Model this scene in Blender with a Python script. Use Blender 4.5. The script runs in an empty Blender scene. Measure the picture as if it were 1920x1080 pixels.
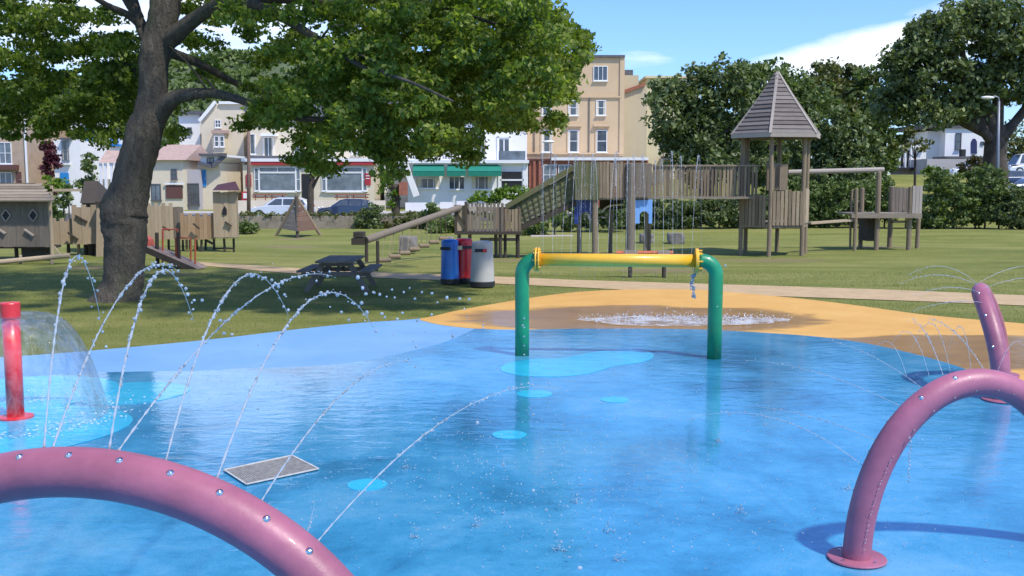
import bpy, math, random
import numpy as np
from mathutils import Vector, Matrix
random.seed(7); rng = np.random.default_rng(11)
S = bpy.context.scene; COL = S.collection
# ---------------------------------------------------------------- camera, sky, sun, exposure
F = 1900.0; H = 2.4; PT = math.atan(200/1900)
cp, sp = math.cos(PT), math.sin(PT)
cam = bpy.data.cameras.new('camera'); camo = bpy.data.objects.new('camera', cam); COL.objects.link(camo)
camo.location = (0, 0, H); camo.rotation_euler = (math.pi/2-PT, 0, 0)
cam.sensor_width = 36; cam.lens = F/1920*36; cam.clip_start = .05; cam.clip_end = 6000
S.camera = camo
SUN_EL, SUN_AZ = math.radians(56), math.radians(132)      # azimuth from +Y towards +X
W = bpy.data.worlds.new("World"); S.world = W; W.use_nodes = True
nt = W.node_tree; nt.nodes.clear(); N = nt.nodes.new; L = nt.links.new
def wm(op, a, b=None, c=None, clamp=False):
    n = N('ShaderNodeMath'); n.operation = op; n.use_clamp = clamp
    for i, v in enumerate((a, b, c)):
        if v is None: continue
        if isinstance(v, (int, float)): n.inputs[i].default_value = v
        else: L(v, n.inputs[i])
    return n.outputs[0]
sky = N('ShaderNodeTexSky'); sky.sky_type = 'NISHITA'; sky.sun_disc = False
sky.sun_elevation = SUN_EL; sky.sun_rotation = SUN_AZ; sky.air_density = 1.15; sky.dust_density = .15; sky.ozone_density = 3.0
tc = N('ShaderNodeTexCoord'); sx = N('ShaderNodeSeparateXYZ'); L(tc.outputs['Generated'], sx.inputs[0])
ysafe = wm('MAXIMUM', sx.outputs[1], .05)
u = wm('DIVIDE', sx.outputs[0], ysafe); v = wm('DIVIDE', sx.outputs[2], ysafe)
cb = N('ShaderNodeCombineXYZ'); L(wm('MULTIPLY', sx.outputs[0], 1.0), cb.inputs[0]); L(sx.outputs[1], cb.inputs[1]); L(wm('MULTIPLY', sx.outputs[2], 4.6), cb.inputs[2])
nz = N('ShaderNodeTexNoise'); L(cb.outputs[0], nz.inputs['Vector']); nz.inputs['Scale'].default_value = 3.4; nz.inputs['Detail'].default_value = 9; nz.inputs['Roughness'].default_value = .62; nz.inputs['Distortion'].default_value = .5
def blob(cu, cv, ru, rv, sl):
    a = wm('DIVIDE', wm('SUBTRACT', u, cu), ru)
    b = wm('DIVIDE', wm('SUBTRACT', wm('SUBTRACT', v, cv), wm('MULTIPLY', wm('SUBTRACT', u, cu), sl)), rv)
    return wm('SUBTRACT', 1.0, wm('ADD', wm('MULTIPLY', a, a), wm('MULTIPLY', b, b)), clamp=True)
base = wm('MAXIMUM', wm('MULTIPLY', blob(.335, .118, .17, .036, .17), 1.12), wm('MULTIPLY', blob(.13, .12, .07, .018, 0), .45))
base = wm('MAXIMUM', base, wm('MULTIPLY', blob(-.32, .2, .33, .2, .0), .8))
base = wm('MAXIMUM', base, wm('MULTIPLY', blob(.44, .17, .09, .02, .1), .5))
dens = wm('MULTIPLY', wm('SUBTRACT', wm('ADD', wm('MULTIPLY', base, .54), nz.outputs[0]), .74), 3.4, clamp=True)
back = wm('MULTIPLY', wm('SUBTRACT', nz.outputs[0], .52), 4, clamp=True)
front = wm('MULTIPLY', wm('SUBTRACT', wm('MULTIPLY', sx.outputs[1], 1.0), .1), 5, clamp=True)
high = wm('MULTIPLY', wm('SUBTRACT', sx.outputs[2], .35), 5, clamp=True)
sel = N('ShaderNodeMix'); sel.data_type = 'FLOAT'; L(wm('MULTIPLY', front, wm('SUBTRACT', 1.0, high)), sel.inputs[0]); L(back, sel.inputs[2]); L(dens, sel.inputs[3])
mx = N('ShaderNodeMix'); mx.data_type = 'RGBA'; L(wm('MULTIPLY', sel.outputs[0], .85), mx.inputs[0])
tint = N('ShaderNodeMix'); tint.data_type = 'RGBA'; tint.blend_type = 'MULTIPLY'; tint.inputs[0].default_value = 1
L(sky.outputs[0], tint.inputs[6]); tint.inputs[7].default_value = (.50, .68, 1.06, 1)
L(tint.outputs[2], mx.inputs[6]); mx.inputs[7].default_value = (6.6, 6.7, 6.9, 1)
bg = N('ShaderNodeBackground'); L(mx.outputs[2], bg.inputs[0]); bg.inputs[1].default_value = .148
L(bg.outputs[0], N('ShaderNodeOutputWorld').inputs[0])
sl = bpy.data.lights.new('sun', 'SUN'); sl.energy = 3.2; sl.angle = math.radians(2.5); sl.color = (1, .935, .83)
so = bpy.data.objects.new('sun', sl); COL.objects.link(so)
sdir = Vector((math.sin(SUN_AZ)*math.cos(SUN_EL), math.cos(SUN_AZ)*math.cos(SUN_EL), math.sin(SUN_EL)))
so.rotation_euler = sdir.to_track_quat('Z', 'Y').to_euler()
S.view_settings.view_transform = 'Standard'; S.view_settings.look = 'None'; S.view_settings.gamma = 1
S.view_settings.use_curve_mapping = False; S.view_settings.exposure = 0.54
S.cycles.max_bounces = 10; S.cycles.transparent_max_bounces = 16; S.cycles.caustics_refractive = False; S.cycles.caustics_reflective = False
# ---------------------------------------------------------------- picture <-> place
def ray(px, py):
    a, b = (px-960)/F, (540-py)/F
    return Vector((a, b*sp+cp, b*cp-sp))
def G(px, py, z=0.0):
    d = ray(px, py); k = (z-H)/d.z; return Vector((d.x*k, d.y*k, z))
def P(px, py, Y):
    d = ray(px, py); k = Y/d.y; return Vector((d.x*k, Y, H+d.z*k))
# ---------------------------------------------------------------- materials
def mk(name):
    m = bpy.data.materials.new(name); m.use_nodes = True; t = m.node_tree
    return m, t, t.nodes['Principled BSDF'], t.nodes['Material Output']
def mathn(t, op, a, b=None, clamp=False):
    n = t.nodes.new('ShaderNodeMath'); n.operation = op; n.use_clamp = clamp
    for i, v in enumerate((a, b)):
        if v is None: continue
        if isinstance(v, (int, float)): n.inputs[i].default_value = v
        else: t.links.new(v, n.inputs[i])
    return n.outputs[0]
def noise(t, scale, stretch=(1, 1, 1), detail=4, rough=.55, dist=0.0, coord='Object'):
    c = t.nodes.new('ShaderNodeTexCoord'); mp = t.nodes.new('ShaderNodeMapping'); mp.inputs['Scale'].default_value = stretch
    t.links.new(c.outputs[coord], mp.inputs[0]); n = t.nodes.new('ShaderNodeTexNoise'); t.links.new(mp.outputs[0], n.inputs['Vector'])
    n.inputs['Scale'].default_value = scale; n.inputs['Detail'].default_value = detail; n.inputs['Roughness'].default_value = rough; n.inputs['Distortion'].default_value = dist
    return n.outputs[0]
def ramp(t, fac, stops):
    r = t.nodes.new('ShaderNodeValToRGB'); t.links.new(fac, r.inputs[0]); e = r.color_ramp.elements
    while len(e) < len(stops): e.new(.5)
    for i, (p, c) in enumerate(stops): e[i].position = p; e[i].color = (*c, 1)
    return r.outputs[0]
def mixc(t, fac, a, b, mode='MIX'):
    n = t.nodes.new('ShaderNodeMix'); n.data_type = 'RGBA'; n.blend_type = mode
    for i, v in ((0, fac), (6, a), (7, b)):
        if isinstance(v, (int, float)): n.inputs[i].default_value = v
        elif isinstance(v, tuple): n.inputs[i].default_value = (*v, 1)
        else: t.links.new(v, n.inputs[i])
    return n.outputs[2]
def bump(t, fac, dist, strength=1.0):
    b = t.nodes.new('ShaderNodeBump'); b.inputs['Strength'].default_value = strength; b.inputs['Distance'].default_value = dist
    t.links.new(fac, b.inputs['Height']); return b.outputs[0]
def island(t): return t.nodes.new('ShaderNodeNewGeometry').outputs['Random Per Island']
def plain(name, col, rough=.6, var=.18, scale=6, bmp=.002, metal=0, coat=0, stretch=(1, 1, 1), spec=None):
    m, t, b, o = mk(name)
    n = noise(t, scale, stretch, 6, .6)
    lo = tuple(c*(1-var) for c in col); hi = tuple(min(1, c*(1+var)) for c in col)
    t.links.new(ramp(t, n, [(.3, lo), (.7, hi)]), b.inputs['Base Color'])
    b.inputs['Roughness'].default_value = rough; b.inputs['Metallic'].default_value = metal; b.inputs['Coat Weight'].default_value = coat
    if bmp: t.links.new(bump(t, noise(t, scale*8, stretch), bmp), b.inputs['Normal'])
    return m
def wood(name, lo, hi, stretch=(14, 14, 1.2), green=0.0, tint=(.1, .13, .04), isl=.4):
    m, t, b, o = mk(name)
    g = noise(t, 2.2, stretch, 7, .65, .6); big = noise(t, 1.1, (1, 1, 1), 3)
    f = mathn(t, 'ADD', mathn(t, 'MULTIPLY', g, .82-isl*.5), mathn(t, 'MULTIPLY', island(t), isl), True)
    c = ramp(t, f, [(.25, lo), (.8, hi)])
    if green: c = mixc(t, mathn(t, 'MULTIPLY', mathn(t, 'SUBTRACT', big, .5-green*.3), 4*green, True), c, tint)
    else: c = mixc(t, mathn(t, 'MULTIPLY', big, .5), c, lo)
    t.links.new(c, b.inputs['Base Color']); b.inputs['Roughness'].default_value = .85
    t.links.new(bump(t, g, .012), b.inputs['Normal']); return m
def leafmat(name, dark, light, cl=1.2, trans=.35, pale=None):
    m, t, b, o = mk(name)
    n = noise(t, cl, (1, 1, 1), 3, .6); f = mathn(t, 'ADD', mathn(t, 'MULTIPLY', n, .75), mathn(t, 'MULTIPLY', island(t), .5), True)
    st = [(.3, dark), (.75, light)]
    if pale: st.append((.98, pale))
    c = ramp(t, f, st); t.links.new(c, b.inputs['Base Color']); b.inputs['Roughness'].default_value = .5; b.inputs['Specular IOR Level'].default_value = .35
    tr = t.nodes.new('ShaderNodeBsdfTranslucent'); t.links.new(mixc(t, 1.0, c, (1.25, 1.45, .5), 'MULTIPLY'), tr.inputs[0])
    ms = t.nodes.new('ShaderNodeMixShader'); ms.inputs[0].default_value = trans
    t.links.new(b.outputs[0], ms.inputs[1]); t.links.new(tr.outputs[0], ms.inputs[2]); t.links.new(ms.outputs[0], o.inputs[0]); return m
def wetmat(name, stops, scale, coat=1.0, wetmask=None, rough=.45):
    """rubber crumb floor; a film of water lies on it as a clear coat"""
    m, t, b, o = mk(name)
    n = noise(t, scale, (1, 1, 1), 6, .62, .4); g = noise(t, 75, (1, 1, 1), 3, .7); g2 = noise(t, 5, (1, 1.2, 1), 3, .6)
    f = mathn(t, 'ADD', mathn(t, 'ADD', mathn(t, 'MULTIPLY', n, .7), mathn(t, 'MULTIPLY', g, .2)), mathn(t, 'MULTIPLY', g2, .15))
    t.links.new(ramp(t, f, stops), b.inputs['Base Color']); b.inputs['Roughness'].default_value = rough
    b.inputs['Specular IOR Level'].default_value = .3 if coat else .15
    t.links.new(bump(t, g, .003), b.inputs['Normal'])
    if coat:
        b.inputs['Coat Weight'].default_value = coat; b.inputs['Coat Roughness'].default_value = .035; b.inputs['Coat IOR'].default_value = 1.48
        w1 = noise(t, 3.0, (1, 2.0, 1), 3, .5, .6); w2 = noise(t, 13, (1, 1.7, 1), 3, .6, .6); w3 = noise(t, 45, (1, 1.3, 1), 2)
        calm = noise(t, .35, (1, 1, 1), 2)
        vo = t.nodes.new('ShaderNodeTexVoronoi'); vo.inputs['Scale'].default_value = 3.2; vo.inputs['Randomness'].default_value = 1; t.links.new(t.nodes.new('ShaderNodeTexCoord').outputs['Object'], vo.inputs['Vector'])
        ring = mathn(t, 'MULTIPLY', mathn(t, 'SINE', mathn(t, 'MULTIPLY', vo.outputs['Distance'], 55)), mathn(t, 'SUBTRACT', 1.0, mathn(t, 'MULTIPLY', vo.outputs['Distance'], 2.6), True))
        ring = mathn(t, 'MULTIPLY', ring, mathn(t, 'GREATER_THAN', mathn(t, 'FRACT', mathn(t, 'MULTIPLY', vo.outputs['Color'], 7.3)), .45))
        hsum = mathn(t, 'ADD', mathn(t, 'ADD', mathn(t, 'MULTIPLY', w1, 1.3), mathn(t, 'MULTIPLY', w2, .3)), mathn(t, 'ADD', mathn(t, 'MULTIPLY', w3, .04), mathn(t, 'MULTIPLY', ring, .055)))
        t.links.new(bump(t, mathn(t, 'MULTIPLY', hsum, mathn(t, 'ADD', mathn(t, 'MULTIPLY', calm, 1.0), .12)), .0062), b.inputs['Coat Normal'])
    return m, t, b
M = {}
M['wood'] = wood('weathered wood', (.115, .085, .055), (.44, .34, .225))
M['wood_h'] = wood('weathered wood laid flat', (.12, .095, .07), (.44, .37, .28), (1.2, 14, 14))
M['wood_grey'] = wood('silvered wood', (.14, .115, .09), (.32, .27, .215), isl=.2)
M['wood_dark'] = wood('dark wood', (.03, .024, .018), (.1, .08, .06))  # same grain as the other woods, in much darker browns
M['wood_mossy'] = wood('mossy wood', (.07, .06, .04), (.26, .22, .14), green=.8, tint=(.12, .13, .05))
M['wood_pale'] = wood('pale sawn wood', (.34, .26, .165), (.6, .47, .33), isl=.28)
M['shingle'] = wood('roof boards', (.1, .085, .075), (.27, .235, .21), (1.5, 1.5, 9))
M['fascia'] = wood('sunbleached fascia', (.3, .26, .22), (.52, .46, .4))
M['red_paint'] = plain('worn red paint', (.5, .09, .045), .5)
M['orange_paint'] = plain('orange painted steel', (.5, .12, .05), .5)
M['purple'] = plain('purple powder coat', (.355, .115, .17), .45, .26, 2.2, .0025, coat=.06)
M['green'] = plain('green powder coat', (.005, .23, .095), .4, .22, 3, .001, coat=.3)
M['yellow'] = plain('yellow powder coat', (.85, .46, .03), .35, .08, 5, .001, coat=.3)
M['red'] = plain('red plastic', (.72, .03, .035), .35, .08, 5, .001, coat=.3)
M['chrome'] = plain('stainless steel', (.7, .7, .72), .2, .05, 5, 0, 1)
M['bark'] = None
M['wall_beige'] = plain('beige render', (.60, .44, .27), .9, .06, .6)
M['wall_beige2'] = plain('pale yellow render', (.54, .46, .31), .9, .05, .6)
M['wall_cream'] = plain('cream render', (.66, .58, .44), .9, .07, .6)
M['wall_cream2'] = plain('cream yellow render', (.66, .58, .38), .9, .05, .6)
M['wall_white'] = plain('white render', (.78, .77, .75), .9, .05, .6)
M['wall_lilac'] = plain('grey lilac render', (.42, .4, .43), .9, .08, 1)
M['wall_brown'] = plain('tan stone wall', (.42, .32, .23), .9, .14, 2)
M['brick'] = plain('red brown brick', (.32, .12, .08), .9, .25, 4)
M['white'] = plain('white paint', (.8, .8, .8), .45, .03, 3, 0)
M['trim_red'] = plain('red fascia paint', (.42, .03, .04), .45, .1, 3, 0)
M['trim_brown'] = plain('brown fascia paint', (.12, .05, .04), .6, .1, 3, 0)
M['awning'] = plain('green awning canvas', (.008, .19, .13), .8, .1, 3, 0)
M['blue_paint'] = plain('bright blue paint', (.02, .22, .55), .5, .08, 3, 0)
M['navy'] = plain('navy paint', (.02, .025, .09), .4, .08, 3, 0)
M['slate'] = plain('slate roof', (.1, .1, .115), .7, .25, 3)
M['roofpink'] = plain('faded clay tile', (.42, .3, .25), .8, .15, 3)
M['stone'] = plain('rubble stone', (.27, .23, .17), .95, .35, 3, .02)
M['boulder'] = plain('grey boulder', (.2, .19, .18), .95, .3, 3, .02)
M['asphalt'] = plain('asphalt', (.07, .07, .072), .9, .2, 3)
M['paving'] = plain('pale paving', (.42, .4, .36), .9, .12, 1)
M['dark'] = plain('dark opening', (.015, .015, .017), .6, .1, 3, 0)
M['steel'] = plain('galvanised steel', (.2, .22, .25), .45, .1, 3, 0, .3)
M['timber_pole'] = wood('creosoted pole', (.12, .07, .055), (.3, .2, .16))
M['bin_blue'] = plain('blue bin plastic', (.008, .13, .48), .4, .08, 3, .001, coat=.2)
M['bin_red'] = plain('red bin plastic', (.55, .012, .018), .4, .08, 3, .001, coat=.2)
M['bin_grey'] = plain('grey bin plastic', (.44, .43, .40), .55, .1, 3, .001)
M['rubber'] = plain('black rubber', (.02, .02, .022), .7, .1, 8, .001)
M['panel_navy'] = plain('deep blue play panel', (.012, .035, .2), .4, .1, 3, 0)
M['panel_sky'] = plain('light blue play panel', (.2, .42, .85), .4, .1, 3, 0)
M['grille'] = plain('grey drain grille', (.30, .285, .26), .7, .3, 30, .004)
M['worn_white'] = plain('worn pale edging', (.55, .54, .5), .6, .2, 20, .002)
M['car_white'] = plain('silver white car paint', (.66, .68, .7), .25, .03, 2, 0, .2, 1)
M['car_blue'] = plain('dark blue car paint', (.03, .045, .09), .25, .05, 2, 0, .2, 1)
M['cloth_red'] = plain('red and white banner', (.62, .16, .17), .8, .5, 8, 0)
def glassy(name, col=(.05, .07, .09)):
    m, t, b, o = mk(name); n = noise(t, 1.5, (1, 1, 1), 3)
    t.links.new(ramp(t, n, [(.3, tuple(c*.6 for c in col)), (.75, tuple(c*1.25 for c in col))]), b.inputs['Base Color'])
    b.inputs['Roughness'].default_value = .08; b.inputs['Coat Weight'].default_value = .5; return m
M['glass'] = glassy('window glass', (.08, .1, .12)); M['glass_pale'] = glassy('curtained window glass', (.16, .2, .24))
def barkmat():
    m, t, b, o = mk('bark')
    n = noise(t, 8, (1, 1, .3), 8, .75, .7); big = noise(t, 1.6, (1, 1, .6), 4); fine = noise(t, 30, (1, 1, .4), 4)
    c = ramp(t, n, [(.3, (.055, .045, .035)), (.75, (.215, .185, .145))])
    c = mixc(t, mathn(t, 'MULTIPLY', mathn(t, 'SUBTRACT', big, .52), 2.2, True), c, (.1, .125, .045))
    t.links.new(c, b.inputs['Base Color']); b.inputs['Roughness'].default_value = .95
    t.links.new(bump(t, mathn(t, 'ADD', n, mathn(t, 'MULTIPLY', fine, .5)), .15), b.inputs['Normal']); return m
M['bark'] = barkmat()
M['bark_dark'] = plain('dark bark', (.07, .055, .045), .95, .4, 3, .02)
def grassmat():
    m, t, b, o = mk('mown grass')
    big = noise(t, .09, (1, 2.5, 1), 4, .6); mid = noise(t, .5, (.5, 1.8, 1), 5, .65, .3); fine = noise(t, 22, (1, 1, 1), 6, .75); f2 = noise(t, 4, (1, 1, 1), 5, .7)
    f = mathn(t, 'ADD', mathn(t, 'ADD', mathn(t, 'MULTIPLY', big, .35), mathn(t, 'MULTIPLY', mid, .38)), mathn(t, 'ADD', mathn(t, 'MULTIPLY', fine, .2), mathn(t, 'MULTIPLY', f2, .12)))
    c = ramp(t, f, [(.38, (.115, .145, .032)), (.5, (.205, .225, .056)), (.6, (.29, .285, .088)), (.72, (.38, .34, .14))])
    g = t.nodes.new('ShaderNodeTexCoord').outputs['Object']; sxy = t.nodes.new('ShaderNodeSeparateXYZ'); t.links.new(g, sxy.inputs[0]); mask = None
    for (px, py, rx, ry) in ((1240, 506, 1.7, 1.1), (1215, 470, 1.3, .8), (1450, 486, 2.2, 1.3), (545, 462, 1.6, 1.2), (960, 485, 1.3, 1.0), (330, 512, 1.0, .7), (640, 548, .9, .8), (1660, 462, 1.8, 1.1), (180, 500, 1.5, .9), (560, 442, 1.4, .9)):
        q = G(px, py); a = mathn(t, 'DIVIDE', mathn(t, 'SUBTRACT', sxy.outputs[0], q.x), rx); d = mathn(t, 'DIVIDE', mathn(t, 'SUBTRACT', sxy.outputs[1], q.y), ry)
        e = mathn(t, 'SUBTRACT', 1.0, mathn(t, 'ADD', mathn(t, 'MULTIPLY', a, a), mathn(t, 'MULTIPLY', d, d))); mask = e if mask is None else mathn(t, 'MAXIMUM', mask, e)
    mask = mathn(t, 'MULTIPLY', mathn(t, 'ADD', mathn(t, 'MULTIPLY', mask, .45), mathn(t, 'SUBTRACT', f2, .62)), 3.2, True)
    c = mixc(t, mathn(t, 'MULTIPLY', mask, .8), c, (.27, .21, .12))
    t.links.new(c, b.inputs['Base Color']); b.inputs['Roughness'].default_value = .9; b.inputs['Specular IOR Level'].default_value = .15
    t.links.new(bump(t, mathn(t, 'ADD', fine, mathn(t, 'MULTIPLY', f2, 1.5)), .05), b.inputs['Normal']); return m
M['grass'] = grassmat()
M['path'] = plain('sandy footpath', (.47, .335, .18), .95, .14, 2.5, .01)
M['wet'], _, _ = wetmat('wet blue rubber', [(.37, (.014, .13, .25)), (.46, (.024, .215, .395)), (.54, (.045, .295, .51)), (.66, (.13, .38, .58))], .55)
M['cyan'], _, _ = wetmat('wet cyan rubber', [(.4, (.02, .42, .68)), (.7, (.04, .56, .80))], 1.2)
M['dry'], _, _ = wetmat('dry light blue rubber', [(.35, (.15, .33, .60)), (.6, (.2, .39, .66)), (.8, (.26, .45, .70))], .8, coat=0)
def sandmat():
    m, t, b = wetmat('orange sand rubber', [(.35, (.60, .33, .11)), (.6, (.70, .42, .15)), (.8, (.76, .50, .24))], .8, coat=1.0)
    return m
def sandmat2():
    m, t, b = wetmat('orange rubber', [(.35, (.56, .30, .075)), (.6, (.64, .37, .105)), (.8, (.70, .44, .16))], .8, coat=1.0)
    # wet stains: world-space ellipses broken up by noise; the water film lies only there
    g = t.nodes.new('ShaderNodeTexCoord').outputs['Object']; sxy = t.nodes.new('ShaderNodeSeparateXYZ'); t.links.new(g, sxy.inputs[0])
    nn = noise(t, .9, (.7, 1.6, 1), 6, .65, .5)
    def el(cx, cy, rx, ry):
        a = mathn(t, 'DIVIDE', mathn(t, 'SUBTRACT', sxy.outputs[0], cx), rx); c = mathn(t, 'DIVIDE', mathn(t, 'SUBTRACT', sxy.outputs[1], cy), ry)
        return mathn(t, 'SUBTRACT', 1.0, mathn(t, 'ADD', mathn(t, 'MULTIPLY', a, a), mathn(t, 'MULTIPLY', c, c)))
    c1 = G(1230, 600); c2 = G(1860, 650); c3 = G(1760, 640)
    w = mathn(t, 'MAXIMUM', el(c1.x-.3, c1.y+.2, 3.3, 1.9), el(c2.x-.2, c2.y-.4, 2.9, 1.6))
    wet = mathn(t, 'MULTIPLY', mathn(t, 'ADD', mathn(t, 'MULTIPLY', w, .7), mathn(t, 'SUBTRACT', nn, .50)), 5, True)
    old = b.inputs['Base Color'].links[0].from_socket
    t.links.new(mixc(t, wet, old, mixc(t, nn, (.17, .085, .008), (.5, .28, .07))), b.inputs['Base Color'])
    t.links.new(mathn(t, 'MULTIPLY', wet, .45), b.inputs['Coat Weight'])
    t.links.new(mathn(t, 'SUBTRACT', .8, mathn(t, 'MULTIPLY', wet, .4)), b.inputs['Roughness'])
    return m
M['sand'] = sandmat2()
def watermat():
    m, t, b, o = mk('spray water')
    g = t.nodes.new('ShaderNodeBsdfGlass'); g.inputs['IOR'].default_value = 1.33; g.inputs['Roughness'].default_value = .02
    d = t.nodes.new('ShaderNodeBsdfDiffuse'); d.inputs[0].default_value = (.88, .92, .96, 1)
    tl = t.nodes.new('ShaderNodeBsdfTranslucent'); tl.inputs[0].default_value = (.9, .94, .98, 1)
    a = t.nodes.new('ShaderNodeMixShader'); a.inputs[0].default_value = .5; t.links.new(d.outputs[0], a.inputs[1]); t.links.new(tl.outputs[0], a.inputs[2])
    c = t.nodes.new('ShaderNodeMixShader'); t.links.new(g.outputs[0], c.inputs[1]); t.links.new(a.outputs[0], c.inputs[2])
    t.links.new(mathn(t, 'ADD', mathn(t, 'MULTIPLY', island(t), .45), .2), c.inputs[0]); t.links.new(c.outputs[0], o.inputs[0]); return m
M['water'] = watermat()
def sheetmat(name, lo, hi, scale, col=(.9, .95, 1)):
    m, t, b, o = mk(name)
    tr = t.nodes.new('ShaderNodeBsdfTransparent'); gl = t.nodes.new('ShaderNodeBsdfGlossy'); gl.inputs['Roughness'].default_value = .04
    di = t.nodes.new('ShaderNodeBsdfDiffuse'); di.inputs[0].default_value = (*col, 1)
    fr = t.nodes.new('ShaderNodeFresnel'); fr.inputs[0].default_value = 1.36
    n = noise(t, scale, (1, 1, .5), 6, .7, .6); t.links.new(bump(t, n, .02), gl.inputs['Normal']); t.links.new(bump(t, n, .02), fr.inputs['Normal'])
    a = t.nodes.new('ShaderNodeMixShader'); t.links.new(mathn(t, 'MULTIPLY', fr.outputs[0], .6, True), a.inputs[0]); t.links.new(tr.outputs[0], a.inputs[1]); t.links.new(gl.outputs[0], a.inputs[2])
    c = t.nodes.new('ShaderNodeMixShader'); r = t.nodes.new('ShaderNodeMapRange'); t.links.new(n, r.inputs[0]); r.inputs[1].default_value = .42; r.inputs[2].default_value = .75; r.inputs[3].default_value = lo; r.inputs[4].default_value = hi
    t.links.new(r.outputs[0], c.inputs[0]); t.links.new(a.outputs[0], c.inputs[1]); t.links.new(di.outputs[0], c.inputs[2]); t.links.new(c.outputs[0], o.inputs[0]); return m
M['bell'] = sheetmat('falling water sheet', .0, .12, 9)
M['foam'] = sheetmat('foam', .05, .75, 3)
M['net'] = wood('mossy net panel', (.15, .145, .09), (.33, .31, .21), (6, 6, 6), green=.5)
M['leaf_big'] = leafmat('broad green leaves', (.06, .105, .016), (.20, .265, .042), 1.1, .5, (.42, .46, .13))
M['leaf_oak'] = leafmat('dark evergreen leaves', (.06, .09, .036), (.155, .20, .072), .5, .24, (.26, .30, .13))
M['leaf_mid'] = leafmat('mid green leaves', (.065, .10, .032), (.16, .22, .065), .5, .28, (.26, .32, .12))
M['leaf_olive'] = leafmat('olive leaves', (.06, .075, .02), (.15, .17, .05), .6, .2, (.24, .24, .1))
M['leaf_bright'] = leafmat('bright yellow green leaves', (.06, .12, .012), (.17, .27, .03), .8, .3, (.3, .38, .06))
M['leaf_red'] = leafmat('dark red leaves', (.03, .006, .01), (.10, .02, .03), .8, .15)
M['hill'] = plain('wooded hillside', (.075, .1, .045), .95, .5, .03, 0)
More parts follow.
